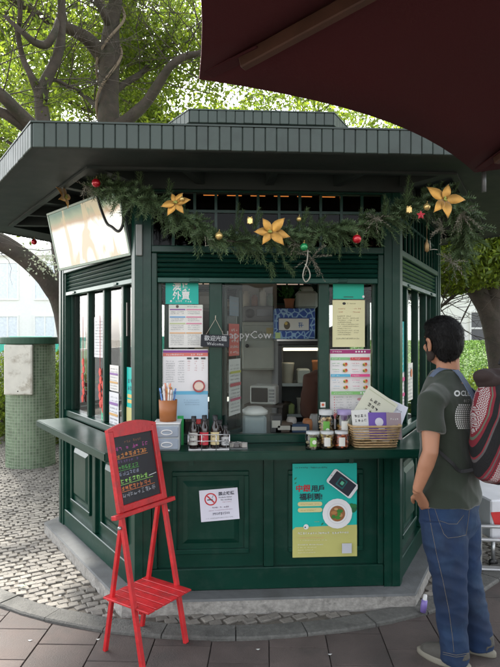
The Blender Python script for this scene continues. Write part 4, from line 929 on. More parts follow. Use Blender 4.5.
LEAF = [mat('leaf fresh', (.24, .32, .03), .45, island=.35, transl=.62, var=.2, scale=1.2), mat('leaf deep', (.14, .21, .024), .45, island=.35, transl=.55, var=.25, scale=1.2)]
BARK = mat('bark', (.055, .044, .034), .95, var=.35, scale=9, bump=.9, bscale=35, dirt=(.03, .036, .018, .7), dscale=6)
def smooth(pts, rs, k=4):
    P_ = [Vector(p) for p in pts]; out = []; ro = []
    for i in range(len(P_)-1):
        p0 = P_[max(i-1, 0)]; p1 = P_[i]; p2 = P_[i+1]; p3 = P_[min(i+2, len(P_)-1)]
        for q in range(k):
            t = q/k; v = .5*((2*p1)+(p2-p0)*t+(2*p0-5*p1+4*p2-p3)*t*t+(3*p1-p0-3*p2+p3)*t**3)
            out.append(v+Vector(noise.noise_vector(v*1.5))*.03*min(1, rs[i]*8)); ro.append((rs[i]+(rs[i+1]-rs[i])*t)*(1+.10*noise.noise(v*5)))
    out.append(P_[-1]); ro.append(rs[-1]); return out, ro
def limb(parent, pts, rs, name='branch', n=9):
    a, b = smooth(pts, rs); mb = MB(); mb.tube(a, b, n); return part(name, mb, BARK, parent, I4)
def twigs(mb, start, direction, depth, rn, tips, ln=.7, r=.02):
    p = start; d = direction.normalized(); pts = [p]; 
    for k in range(4):
        d = (d+Vector((rn.uniform(-.4, .4), rn.uniform(-.4, .4), rn.uniform(-.25, .3)))).normalized(); p = p+d*ln/4; pts.append(p)
    mb.tube(pts, [r*(1-.15*k) for k in range(5)], 5, cap=False)
    for q in pts[1:]: tips.append(q)
    if depth > 0:
        for k in range(3):
            a = pts[rn.randint(1, 4)]; twigs(mb, a, (d+Vector((rn.uniform(-1, 1), rn.uniform(-1, 1), rn.uniform(-.6, .8)))), depth-1, rn, tips, ln*.75, r*.6)
def crown(parent, starts, seed, leaves_per_tip=26, spread=.26, size=.085, ln=1.0, depth=2, extra=None, keep=None, gap=.03):
    rn = random.Random(seed); mb = MB(); tips = []
    for (p, d) in starts: twigs(mb, Vector(p), Vector(d), depth, rn, tips, ln, .0085)
    part('twigs', mb, BARK, parent, I4)
    c = np.array([tuple(t) for t in tips]); c = np.repeat(c, leaves_per_tip, 0)+RNG.normal(size=(len(c)*leaves_per_tip, 3))*np.array([spread, spread, spread*.6])
    nz_ = np.array([noise.noise(Vector(q)*1.1)+.35*noise.noise(Vector(q)*3.1) for q in c]); c = c[nz_ > gap]
    if keep is not None: c = c[keep(c)]
    if extra is not None: c = np.vstack([c, extra])
    part('foliage', leafmesh('foliage', c, size, LEAF), LEAF, parent, I4, kind='stuff')
def rdirs(p, n, rn, upb=.3): return [(p, (rn.uniform(-1, 1), rn.uniform(-1, 1), rn.uniform(-.5, .8)+upb)) for _ in range(n)]
rn = random.Random(11)
# tree one: the pale trunk rising behind the roof
d = 8.6; base = Vector((-2.1, 8.6, -.05))
t = thing('shade_tree', 'leafy shade tree whose thick pale trunk rises behind the middle of the kiosk roof', 'tree', T(*base), 'trees behind the kiosk')
tr = [base, (-2.12, 8.6, 1.5), wpt(106, 190, d), wpt(108, 128, d), wpt(109, 90, d), wpt(108, 62, d), wpt(111, 30, d), wpt(114, 0, d), wpt(113, -40, d), wpt(120, -90, d), wpt(112, -150, d)]
limb(t, tr, [.27, .2, .17, .165, .15, .16, .12, .11, .10, .07, .03], 'trunk', 12)
B = []
def br(tt, pts, rs, dd=None):
    pp = [wpt(*p) if len(p) == 3 else p for p in pts]; limb(tt, pp, rs); return pp
B += br(t, [(108, 66, d), (98, 52, d-.1), (86, 38, d-.3), (68, 28, d-.5), (52, 22, d-.6), (30, 10, d-.8), (5, -6, d-1.0), (-30, -20, d-1.2)], [.11, .105, .095, .08, .065, .05, .04, .02])[3:]
B += br(t, [(112, 130, d), (128, 120, d-.1), (146, 104, d-.1), (160, 82, d-.2), (171, 66, d-.3), (186, 57, d-.3), (204, 52, d-.3), (240, 30, d-.2), (280, 10, d)], [.12, .09, .075, .07, .055, .05, .045, .035, .02])[3:]
B += br(t, [(109, 96, d), (124, 84, d+.2), (140, 74, d+.3), (152, 62, d+.5), (162, 50, d+.6), (180, 40, d+.8)], [.06, .05, .045, .04, .03, .015])[2:]
B += br(t, [(111, 30, d), (104, 14, d-.2), (92, -8, d-.3), (70, -40, d-.5)], [.06, .05, .04, .02])[1:]
B += br(t, [(113, 10, d), (126, -20, d+.2), (150, -60, d+.3), (190, -90, d+.5)], [.07, .06, .05, .02])[1:]
B += br(t, [(106, 120, d), (94, 104, d+.5), (78, 92, d+.9), (60, 86, d+1.2)], [.05, .04, .03, .015])[1:]
st_ = []
for p in B+[Vector(q) for q in tr[-3:]]: st_ += rdirs(Vector(p), 3, rn)
crown(t, st_, 21, 22, .30, .09, 1.25, keep=lambda c: (c[:, 1] > 8.75) & (c[:, 2] > 3.1+.0*c[:, 0]) | (c[:, 2] > 7.6))
# climbing stems on that trunk
mb = MB()
for ph in (0, 2.2):
    pts_ = []
    for k in range(22):
        py = 128-k*6; c = wpt(109+(py < 62)*(62-py)*.08, py, d); a = ph+k*.35; pts_.append(c+Vector((math.cos(a)*.175, math.sin(a)*.175-.02, 0)))
    mb.tube(pts_, .022, 6)
part('climbing_stem', mb, mat('pale vine', (.22, .17, .12), .9, bump=.5), t, I4)
# tree two: dark stems left of it, with the heavy leaning limb
d = 6.9; base = Vector((-1.9, 7.0, -.05))
t = thing('leaning_tree', 'dark forked tree leaning left from behind the kiosk past the menu screen', 'tree', T(*base), 'trees behind the kiosk')
tr2 = [base, wpt(84, 400, d+.05), wpt(64, 312, d), wpt(50, 284, d-.1), wpt(30, 262, d-.2), wpt(4, 243, d-.3), wpt(-40, 222, d-.4), wpt(-90, 190, d-.3), wpt(-130, 140, d-.2)]
limb(t, tr2, [.24, .19, .13, .115, .105, .10, .09, .07, .03], 'trunk', 12)
B = [Vector(p) for p in tr2[-3:]]
limb(t, [wpt(86, 390, d), wpt(70, 300, d+.4), wpt(52, 200, d+.5), wpt(43, 130, d+.4)], [.13, .12, .11, .10]) 
B += br(t, [(43, 130, d+.4), (41, 110, d+.4), (38, 92, d+.4), (30, 74, d+.3), (23, 58, d+.3), (18, 34, d+.2), (20, 10, d), (16, -30, d)], [.10, .085, .06, .04, .035, .03, .028, .015])[5:]
B += br(t, [(41, 100, d+.4), (45, 84, d+.4), (55, 64, d+.4), (61, 44, d+.4), (62, 20, d+.4), (63, -10, d+.3), (72, -60, d+.3)], [.075, .07, .065, .06, .052, .045, .02])[5:]
B += br(t, [(43, 134, d+.4), (32, 126, d+.2), (18, 112, d), (2, 96, d-.2), (-25, 74, d-.4)], [.10, .095, .08, .07, .05])[3:]
B += br(t, [(34, 134, d+.3), (18, 122, d+.1), (0, 112, d), (-30, 104, d)], [.09, .07, .06, .04])[2:]
B += br(t, [(58, 20, d+.4), (54, 34, d+.2), (46, 45, d+.2), (34, 42, d+.1), (22, 32, d), (4, 16, d)], [.03, .045, .05, .045, .035, .02])[3:]
B += br(t, [(46, 82, d+.4), (56, 80, d+.5), (68, 86, d+.6), (80, 90, d+.7)], [.03, .026, .02, .01])
st_ = []
for p in B: st_ += rdirs(p, 2, rn)
st_ += rdirs(wpt(60, 262, d), 2, rn, -.3)
crown(t, st_, 22, 13, .28, .075, 1.0, keep=lambda c: ((c[:, 1] > 7.2) | (c[:, 2] > 5.6)) & (c[:, 2] > 2.75) & ((c[:, 0] < -2.45) | (c[:, 2] > 6.4)), gap=-.1)
# tree three: at the right, forked
d = 7.4; base = Vector((3.2, 7.45, -.05))
t = thing('forked_tree', 'brown forked tree at the right edge with its left stem arching over the lawn', 'tree', T(*base), 'trees behind the kiosk')
tr3 = [base, wpt(504, 400, d), wpt(500, 362, d), wpt(496, 335, d), wpt(488, 310, d), wpt(476, 288, d), wpt(468, 268, d), wpt(462, 240, d), wpt(452, 200, d), wpt(440, 150, d), wpt(420, 90, d)]
limb(t, tr3, [.26, .18, .15, .145, .13, .12, .10, .09, .07, .05, .03], 'trunk', 12)
B = [Vector(p) for p in tr3[-4:]]
B += br(t, [(494, 325, d), (492, 300, d), (497, 280, d), (506, 262, d), (516, 235, d), (525, 190, d), (530, 130, d)], [.12, .125, .13, .12, .11, .09, .05])[3:]
B += br(t, [(474, 284, d), (462, 290, d+.3), (449, 300, d+.5), (440, 308, d+.7), (434, 316, d+.9)], [.03, .026, .022, .018, .01])
B += br(t, [(462, 290, d+.3), (452, 288, d+.5), (440, 293, d+.7), (430, 300, d+.8)], [.02, .018, .014, .008])
st_ = []
for p in B: st_ += rdirs(p, 3, rn, 0)
st_ += rdirs(wpt(474, 255, d), 8, rn, -.1)+rdirs(wpt(492, 250, d-.2), 4, rn, -.2)+rdirs(wpt(450, 250, d), 4, rn, -.1)
crown(t, st_, 23, 30, .26, .075, .95, keep=lambda c: c[:, 2] > 2.12+.3*np.abs(c[:, 0]-2.75), gap=-.3)
# tree four and five: farther crowns that close the gap over the roof
def simple_tree(label, x, y, h, seed, spread_, n=22, lp=26, sz=.11, r=.16):
    t = thing('shade_tree', label, 'tree', T(x, y, -.05), 'trees behind the kiosk'); rr_ = random.Random(seed)
    limb(t, [Vector((x, y, -.05)), Vector((x+.1, y, h*.3)), Vector((x-.05, y+.05, h*.6)), Vector((x+.1, y, h))], [r*1.4, r, r*.75, r*.3], 'trunk', 10); s_ = []
    for k in range(n):
        a = rr_.uniform(0, 2*PI); z = h*rr_.uniform(.66, 1.12); q = rr_.uniform(.35, 1)*spread_*math.sin(PI*min(1, max(.15, (z/h-.35)/.8)))
        e = Vector((x+math.cos(a)*q, y+math.sin(a)*q, z)); b_ = Vector((x, y, z-q*.5))
        limb(t, [b_, b_.lerp(e, .5)+Vector((0, 0, -.1)), e], [r*.45, r*.3, r*.12], 'branch', 7); s_ += rdirs(e, 3, rr_)
    crown(t, s_, seed, lp, .36, sz, 1.2, keep=lambda c: c[:, 2] > 1.6+.165*c[:, 1])
simple_tree('far leafy tree seen low between the left tree stems', -8.4, 16.5, 8.2, 31, 3.6, 26, 26, .14)
simple_tree('far leafy tree rising above the small upper roof', 1.4, 14.5, 7.0, 32, 2.8, 14, 13, .12, .13)
simple_tree('far leafy tree left of the kiosk behind the pale trunk', -3.3, 13.2, 8.2, 33, 3.2, 22, 26, .12)
simple_tree('bushy tree behind the right eave of the kiosk', 5.6, 13.2, 7.0, 34, 2.6, 16, 20, .11, .13)
# ------------------------------------------------------------------ left: mosaic pillar, shrubs, hoarding, building
PX_, PY_ = -2.70, 7.2; pr0 = .285
t = thing('mosaic_pillar', 'round pillar clad in small green mosaic tiles with a flat green cap', 'pillar', T(PX_, PY_, 0))
mb = MB(); mb.lathe([(pr0, 0), (pr0, 1.49)], 40); part('core', mb, mat('grout', (.42, .46, .36), .9), t)
mb = MB(); mb.lathe([(.001, 1.491), (pr0+.065, 1.491), (pr0+.075, 1.50), (pr0+.075, 1.565), (pr0+.065, 1.575), (.001, 1.575)], 40, sm=False); part('cap', mb, mat('cap green', (.03, .085, .05), .6), t)
mb = MB(); nt_ = 50; rows = 42; th0 = 2*PI/nt_
for r_ in range(rows):
    for k in range(nt_):
        a = k*th0; z = .004+r_*(1.482/rows); g_ = .10*th0; h_ = 1.482/rows*.86; vs = []
        for rr_, q in ((pr0+.0005, 0), (pr0+.004, 1)):
            for (aa, zz) in ((a+g_*(1+q*.4), z+.001*q), (a+th0-g_*(1+q*.4), z+.001*q), (a+th0-g_*(1+q*.4), z+h_-.001*q), (a+g_*(1+q*.4), z+h_-.001*q)): vs.append((rr_*math.cos(aa), rr_*math.sin(aa), zz))
        mb.add(vs, [(4, 5, 6, 7), (0, 1, 5, 4), (1, 2, 6, 5), (2, 3, 7, 6), (3, 0, 4, 7)])
part('mosaic_tiles', mb, mat('mosaic green', (.16, .225, .14), .35, var=.12, island=.22), t, kind='stuff')
mb = MB(); mb.box(-.165, .165, -.05, .0, 0, .585, bev=.006); mb.box(-.15, .15, -.054, -.0505, .015, .57, bev=.002); mb.lathe([(.008, 0), (.001, .006)], 8, 1, T(0, -.055, .04) @ RX(R(90)))
solo('meter_box', 'dirty cream metal cover box fixed to the mosaic pillar', 'box', mb, [mat('cream enamel', (.66, .64, .56), .55, dirt=(.25, .2, .13, .7), dscale=9), BLACK], T(PX_+.02-.04, PY_-pr0-.012, .90))
def bush(label, c, r, n, size=.05, seed=1, name='shrub', sc=(1, 1, 1), ln=.03):
    t = thing(name, label, 'shrub', T(c[0], c[1], 0), 'shrubs round the square'); g_ = RNG.normal(size=(n, 3)); g_ /= np.linalg.norm(g_, axis=1)[:, None]; g_ *= (RNG.uniform(.25, 1, n)**.5)[:, None]
    w_ = 1+.3*np.sin(g_[:, :1]*7+seed)*np.cos(g_[:, 1:2]*6); p = g_*w_*np.array([r*sc[0], r*sc[1], c[2]*.5*1.05])+np.array([c[0], c[1], c[2]*.5]); p = p[p[:, 2] > .01]
    part('foliage', leafmesh('foliage', p, size, LEAF, .5), LEAF, t, I4, kind='stuff'); mb = MB(); rr_ = random.Random(seed)
    for k in range(9): a = rr_.uniform(0, 6.28); mb.tube([(c[0]+.05*math.cos(a), c[1]+.05*math.sin(a), -.02), (c[0]+r*.6*math.cos(a), c[1]+r*.5*math.sin(a), c[2]*.7)], [.018, .006], 5)
    part('stem', mb, BARK, t, I4)
bush('low green shrub filling the gap between the mosaic pillar and the kiosk', (-2.75, 8.7, 1.32), .75, 9000, .06, 1)
bush('green shrub at the left edge behind the mosaic pillar', (-4.5, 9.5, 1.3), 1.0, 8000, .06, 4)
bush('small shrub low behind the pillar on the left', (-3.6, 8.9, .9), .6, 4000, .05, 6)
mb = MB(); mb.box(-14, -1.0, 0, .2, -.03, 1.28); solo('low_wall', 'low pale grey wall behind the shrubs on the left', 'wall', mb, mat('pale render', (.55, .55, .53), .9), T(0, 10.6, 0))
t = thing('hoarding', 'bright turquoise site hoarding running along the left background', 'hoarding', T(-9, 17, 0))
TQ = mat('turquoise sheet', (.05, .52, .40), .5, island=.12)
for k in range(12):
    mb = MB(); mb.box(-8+k*1.25, -8+(k+1)*1.25-.02, 0, .03, .05, 1.50+.03*(k % 3), bev=.008); part('hoarding_panel', mb, TQ, t)
# building beyond on the left
WH = mat('white render', (.80, .80, .79), .9, var=.04)
GLB = mat('blue grey window', (.66, .71, .78), .25, spec=.8)
def building(label, x0, x1, y, h, floors, cols, name='office_building', wz=.55):
    t = thing(name, label, 'building', T((x0+x1)/2, y+4, 0)); mb = MB(); mb.box(x0, x1, y, y+8, -.03, h); mb.box(x0-.3, x1+.3, y-.3, y+8.3, h, h+.4); part('wall', mb, WH, t, I4)
    fw = (x1-x0)/cols; fhh = h/floors
    for f in range(floors):
        for c in range(cols):
            a = x0+(c+.2)*fw; b_ = x0+(c+.8)*fw; z0_ = f*fhh+fhh*(1-wz)*.6; z1_ = z0_+fhh*wz
            mb = MB(); frame4(mb, a, b_, z0_, z1_, .09, y-.07, y-.001, bev=0); mb.box((a+b_)/2-.04, (a+b_)/2+.04, y-.06, y-.001, z0_+.09, z1_-.09); w_ = part('window', mb, WH, t, I4)
            mb = MB(); mb.add([(a+.09, y-.02, z0_+.09), (b_-.09, y-.02, z0_+.09), (b_-.09, y-.02, z1_-.09), (a+.09, y-.02, z1_-.09)], [(0, 1, 2, 3)]); part('pane', mb, GLB, w_, I4)
    return t
building('pale office block with tall blue grey windows in the far left background', -26, -6.5, 34, 6.2, 2, 9, wz=.72)
# ------------------------------------------------------------------ right: lawn bank, building
GRASS = mat('lawn green', (.085, .17, .03), .7, var=.3, scale=3, transl=.25, island=.3)
lw_ = MB(); nx, ny = 40, 20
def lawn_z(x, y): 
    f = min(1, max(0, (y-7.6)/8.5)); e = min(1, max(0, (x-1.6)/1.2)); return (f*f*(3-2*f))*1.36*e-.02+.03*noise.noise(Vector((x, y, 0)))
vs = [(1.4+18.*i/nx, 7.6+10.5*j/ny, lawn_z(1.4+18.*i/nx, 7.6+10.5*j/ny)) for j in range(ny+1) for i in range(nx+1)]
lw_.add(vs, [(j*(nx+1)+i, j*(nx+1)+i+1, (j+1)*(nx+1)+i+1, (j+1)*(nx+1)+i) for j in range(ny) for i in range(nx)], 0, True)
part('lawn', lw_, mat('lawn soil', (.06, .11, .03), .9, var=.3), kind='structure')
n = 60000; gx = RNG.uniform(1.8, 12, n); gy = 7.8+10*RNG.uniform(0, 1, n)**1.2; gz = np.array([lawn_z(a, b) for a, b in zip(gx, gy)])+RNG.uniform(0, .09, n)
o = part('grass', leafmesh('grass', np.stack([gx, gy, gz], 1), .085, [GRASS, mat('lawn light', (.12, .22, .04), .7, transl=.3, island=.3)], .3), None, kind='stuff') if False else None
gm = leafmesh('grass', np.stack([gx, gy, gz], 1), .085, [GRASS, mat('lawn light', (.13, .23, .045), .7, transl=.3, island=.3)], .3)
part('grass', gm, None, kind='stuff')
for k, (x, y, h_, r_, lb) in enumerate(((3.3, 8.9, .85, .9, 'dense low hedge bush behind the backpack at the right edge'), (2.35, 9.4, .9, .6, 'low leafy bush right behind the head of the man'), (4.6, 10.2, 1.0, .9, 'leafy bush at the foot of the forked tree'))):
    bush(lb, (x, y, h_), r_, 9000, .055, 10+k)
t = thing('service_building', 'white building with grey door panels beyond the lawn at the right', 'building', T(9, 20, 0))
mb = MB(); mb.box(5.9, 22, 20, 26, 0, 5.6); mb.box(5.6, 22.3, 19.8, 26.2, 5.6, 5.9); part('wall', mb, WH, t, I4)
PG = mat('grey panel', (.10, .10, .11), .5)
x = 7.6
for k, (w_, z0_, z1_) in enumerate(((.95, .5, 1.72), (.95, .5, 1.72), (.95, .5, 1.72))):
    a = 7.55+k*1.05; 
    mb = MB(); frame4(mb, a-.05, a+1.0, .35, 2.42, .05, 19.93, 19.999, bev=0); dr = part('door_frame', mb, mat('white frame', (.75, .75, .75), .5), t, I4)
    mb = MB(); mb.box(a, a+.95, 19.955, 19.985, .4, 1.80 if k == 0 else 2.36); part('door_panel', mb, PG, dr, I4)
    if k == 0: mb = MB(); mb.box(a, a+.95, 19.955, 19.985, 1.86, 2.36); part('door_panel', mb, PG, dr, I4); mb = MB(); mb.box(a, a+.95, 19.94, 19.99, 1.80, 1.86); part('transom_bar', mb, mat('white frame', (.75, .75, .75), .5), dr, I4)
    if k == 1: mb = MB(); mb.box(a+.28, a+.8, 19.94, 19.954, 1.85, 2.02); part('notice', mb, mat('pale notice', (.5, .48, .46), .6), dr, I4)
# ------------------------------------------------------------------ parasol overhead
UC = Vector((1.41, .67)); UR = 1.74; zr = 2.25; zt = 2.72
t = thing('parasol', 'large dark maroon parasol with wooden ribs overhead at the top right', 'parasol', T(UC.x, UC.y, 0))
a_A = math.atan2(1.48-UC.y, -.127-UC.x)
MAR = mat('maroon canvas', (.072, .012, .016), .85, var=.08, scale=3, transl=.3, bump=.25, bscale=400)
mb = MB(); N = 12; angs = [a_A+2*PI*k/8 for k in range(8)]
for k in range(8):
    a0, a1 = angs[k], angs[k]+PI/4; g_ = []
    for j in range(N+1):
        row = []
        for i in range(N+1):
            s_ = i/N; r_ = .04+(1-.04)*j/N; p0 = Vector((math.cos(a0), math.sin(a0)))*UR; p1 = Vector((math.cos(a1), math.sin(a1)))*UR
            q = p0.lerp(p1, s_)*r_; bow = 4*s_*(1-s_); q = q*(1-.055*bow*r_**2); z = zt-(zt-zr)*r_**1.05+.045*bow*r_**1.5*0+.02*bow*r_
            row.append((q.x, q.y, z))
        g_.append(row)
    vs = [v for r_ in g_ for v in r_]; mb.add(vs, [(j*(N+1)+i, j*(N+1)+i+1, (j+1)*(N+1)+i+1, (j+1)*(N+1)+i) for j in range(N) for i in range(N)], 0, True)
cm = evalmesh(mb, [('SOLIDIFY', dict(thickness=.003, offset=1))], 'canopy', [MAR]); part('canopy', cm, None, t)
TEAK = mat('teak', (.07, .03, .018), .55, var=.3, scale=12)
for a in angs:
    mb = MB(); e = Vector((math.cos(a), math.sin(a)))
    mb.bar((e.x*.06, e.y*.06, zt-.05), (e.x*UR*.93, e.y*UR*.93, zr+.012), .026, .034, bev=.003); rb = part('rib', mb, TEAK, t)
    mb = MB(); mb.bar((e.x*.06, e.y*.06, 2.2), (e.x*UR*.5, e.y*UR*.5, zt-(zt-zr)*.5-.06), .018, .026, bev=.003); part('strut', mb, TEAK, rb)
    mb = MB(); mb.bar((e.x*UR*.90, e.y*UR*.90, zr+.034), (e.x*UR*.985, e.y*UR*.985, zr+.004), .04, .006, bev=.002); part('corner_pocket', mb, MAR, rb)
mb = MB(); mb.tube([(0, 0, .05), (0, 0, zt+.08)], .027, 14); part('pole', mb, TEAK, t)
mb = MB(); mb.box(-.3, .3, -.3, .3, .005, .07, bev=.015); part('base', mb, mat('concrete base', (.3, .3, .29), .8), t)
mb = MB(); mb.lathe([(.03, zt-.09), (.075, zt-.09), (.075, zt-.02), (.03, zt-.02)], 16); mb.lathe([(.03, 2.16), (.07, 2.16), (.07, 2.23), (.03, 2.23)], 16); part('hub', mb, TEAK, t)
# ------------------------------------------------------------------ red easel with chalkboard
RED = mat('red lacquered wood', (.50, .016, .020), .42, var=.22, scale=14, bump=.25, bscale=60, coat=.1, dirt=(.26, .03, .03, .7), dscale=16)
FL_ = Vector((-.508, 2.78, 0)); FR_ = Vector((-.333, 3.04, 0)); xa = (FR_-FL_).normalized(); nb = Vector((-xa.y, xa.x, 0))   # nb points back
mid = (FL_+FR_)/2; EW = Matrix(((xa.x, nb.x, 0, mid.x), (xa.y, nb.y, 0, mid.y), (0, 0, 1, 0), (0, 0, 0, 1)))
t = thing('chalkboard_easel', 'bright red folding easel stand with a slatted shelf and black chalkboard', 'easel', EW)
hw = .157; H = 1.135; lean = .24/1.135
def fp(x, z): return Vector((x, z*lean, z))
for sx in (-1, 1):
    mb = MB(); mb.bar(fp(sx*hw, 0), fp(sx*(hw-.005), .74), .026, .020, up=(0, 1, 0), bev=.002); part('front_leg', mb, RED, t)
    mb = MB(); mb.bar((sx*(hw-.028), .29, 0), (sx*(hw-.028), .74*lean-.002+.015, .70), .022, .020, up=(0, 1, 0), bev=.002); lg = part('back_leg', mb, RED, t)
    mb = MB(); mb.lathe([(.001, 0), (.009, 0), (.009, .012), (.001, .012)], 10, 0, T(sx*(hw+.012), .66*lean, .66) @ RY(R(90*sx))); part('hinge_bolt', mb, METAL, lg)
yv = Vector((0, lean, 1)).normalized(); back = Vector((0, 1, -lean)).normalized()
z0 = .715; BM = Matrix(((1, 0, 0, 0), (0, back.y, yv.y, z0*lean), (0, back.z, yv.z, z0), (0, 0, 0, 1)))
EBW = EW @ BM
bh = (H-z0)/yv.z
mb = MB(); mb.bar((-.215, -.012, .0), (.215, -.012, .0), .034, .022, bev=.002); part('ledge', mb, RED, t, EBW)
mb = MB(); fw_ = .034; bw = .172
mb.box(-bw, -bw+fw_, -.012, .012, .012, bh-.02, bev=.002); mb.box(bw-fw_, bw, -.012, .012, .012, bh-.02, bev=.002); mb.box(-bw+fw_, bw-fw_, -.011, .011, .012, .044, bev=.002)
poly = [(-bw, bh-.0195), (-bw, bh-.01)]+[(-bw+2*bw*k/12, bh-.01+.03*math.sin(PI*k/12)) for k in range(1, 12)]+[(bw, bh-.01), (bw, bh-.0195), (bw-fw_, bh-.0195), (bw-fw_, bh-.05), (-bw+fw_, bh-.05), (-bw+fw_, bh-.0195)]
vs = [(x, -.0115, z) for x, z in poly]+[(x, .0115, z) for x, z in poly]; n_ = len(poly); mb.add(vs, [tuple(range(n_))[::-1], tuple(range(n_, 2*n_))]+[(k, (k+1) % n_, n_+(k+1) % n_, n_+k) for k in range(n_)])
part('board_frame', mb, RED, t, EBW)
mb = MB(); mb.box(-bw+fw_-.004, bw-fw_+.004, .0, .008, .040, bh-.045); bd = part('chalkboard', mb, mat('chalkboard', (.018, .018, .022), .55, var=.25, scale=6, dirt=(.05, .05, .055, .4), dscale=5), t, EBW)
it = []; ch = [(.42, .06, .25), (.12, .06, .08), (.62, .22, .06), (.15, .10, .22), (.12, .42, .10), (.28, .30, .42), (.30, .58, .12), (.62, .18, .06), (.30, .32, .34)]
zz = bh-.066; x0 = -bw+fw_+.008; wd = 2*(bw-fw_)-.02
rows = [(.020, (.22, .10, .05), .5, .5), (.030, (.42, .07, .28), 0, .95), (.036, (.62, .24, .06), 0, .85), (.024, (.13, .08, .18), 0, .6), (.030, (.10, .36, .08), 0, .55), (.030, (.25, .27, .36), 0, .6), (.036, (.32, .62, .14), 0, .9), (.034, (.65, .20, .07), 0, .92), (.034, (.32, .33, .36), 0, 1)]
for k, (sz, c, off, wf_) in enumerate(rows):
    sz *= .84; zz -= sz*1.02+.006; it.append(('s', (x0+wd*off*.5)*1000, zz*1000, wd*wf_*1000, sz*1000*.92, c))
    if k in (2, 4, 6, 7): it.append(('r', x0*1000, zz*1000-4, (x0+wd*wf_)*1000, zz*1000-2, c))
it.append(('q', [((x0+wd*.78)*1000, 150), ((x0+wd)*1000, 156), ((x0+wd)*1000, 159), ((x0+wd*.78)*1000, 154)], (.6, .6, .6)))
printed('chalk_writing', it, bd, EBW, .001, y=-.0006, dy=.0002)
for k in range(6):   # shelf slats run front to back
    x = -.135+k*.054; mb = MB(); mb.box(x-.024, x+.024, -.035, .275, .278, .288, bev=.002); part('shelf_slat', mb, RED, t)
mb = MB(); mb.box(-.13, .13, .262, .280, .255, .2775, bev=.002); mb.box(-.143, .143, .03, .046, .255, .2775, bev=.002); part('shelf_rail', mb, RED, t)
# ------------------------------------------------------------------ right foreground bits
# folding table with red scalloped cloth and steel frame behind the man
fw0 = wpt(500, 535, 4.2)
t = thing('display_cart', 'white cart with red scalloped trim standing right of the man', 'cart', T(2.02, 4.35, 0) @ RZ(R(8)))
mb = MB(); mb.box(-.42, .5, -.3, .3, .20, .47, bev=.01); part('tray', mb, mat('cart white', (.62, .62, .64), .5), t)
poly = [(-.42, .41)]+[(-.42+.92*k/36, .41-.10*abs(math.sin(PI*k/4.5))**.7-.01) for k in range(37)]+[(.5, .41)]; 
vs = [(x, -.304, z-.02) for x, z in poly]+[(x, -.3005, z-.02) for x, z in poly]; n_ = len(poly); mb = MB(); mb.add(vs, [tuple(range(n_)), tuple(range(n_, 2*n_))[::-1]]); part('scalloped_trim', mb, mat('red trim', (.50, .02, .02), .6), t)
for x in (-.38, .46):
    for y in (-.26, .26): mb = MB(); mb.tube([(x, y, .03), (x, y, .20)], .014, 8); lg = part('leg', mb, METAL, t); mb = MB(); mb.lathe([(.001, -.012), (.028, -.012), (.028, .012), (.001, .012)], 14, 0, T(x, y, .032) @ RX(R(90))); part('wheel', mb, BLACK, lg)
t = thing('steel_barrier', 'low galvanised steel frame on flat feet behind the legs of the man', 'barrier', T(1.55, 3.95, 0) @ RZ(R(-6)))
for z in (.31, .22):
    mb = MB(); mb.tube([(-.28, 0, z), (.75, 0, z)], .013, 8); part('rail', mb, mat('pale steel tube', (.6, .6, .6), .35, metal=.6), t)
for x in (-.0, .62):
    mb = MB(); mb.bar((x, 0, .03), (x, 0, .31), .03, .02, up=(0, 1, 0)); part('post', mb, METAL, t)
    mb = MB(); mb.box(x-.16, x+.16, -.03, .03, .0225, .034, bev=.003); part('foot', mb, mat('pale steel tube', (.6, .6, .6), .35, metal=.6), t)
mb = MB(); b0_ = Vector((.83, 3.28, .0)); mb.lathe([(.001, 0), (.016, 0), (.018, .04), (.016, .07), (.001, .07)], 14, 0); mb.lathe([(.012, .0705), (.010, .1), (.001, .1)], 14, 1)
solo('small_bottle', 'tiny bottle with purple label and white cap lying by the kerb', 'bottle', mb, [mat('purple label', (.22, .16, .45), .4), WHITE], T(.985, 3.33, .023) @ RY(R(8)))
def leaf_litter():
    rr_ = random.Random(9)
    for k, (px, py) in enumerate(((22, 590), (98, 640), (30, 641), (392, 606), (236, 611), (60, 600), (258, 650), (330, 655))):
        dd = 936/(py-335); x = (px-250)/585*dd; mb = MB(); s_ = .012 if k else .03
        mb.add([(-s_, 0, .003), (0, -s_*.6, .001), (s_, 0, .004), (0, s_*.6, .001)], [(0, 1, 2, 3)]); 
        solo('litter_scrap', 'tiny pale scrap of litter lying %s' % ('', 'just below the kerb left of the easel', 'on the slabs at the far left', 'on the kerb at the right corner of the plinth', 'beside the plinth under the left panel', 'on the cobbles near the left kerb', 'on the slabs in the middle foreground', 'on the slabs right of the middle')[k] if k else 'pale green scrap lying on the cobbles at the lower left', 'litter', mb, mat('green scrap', (.25, .45, .2), .6) if k == 0 else mat('pale scrap', (.5, .5, .48), .7), T(x, dd, .026 if dd > kerb_y(x) else .002), 'litter scraps on the pavement' if k else None)
leaf_litter()
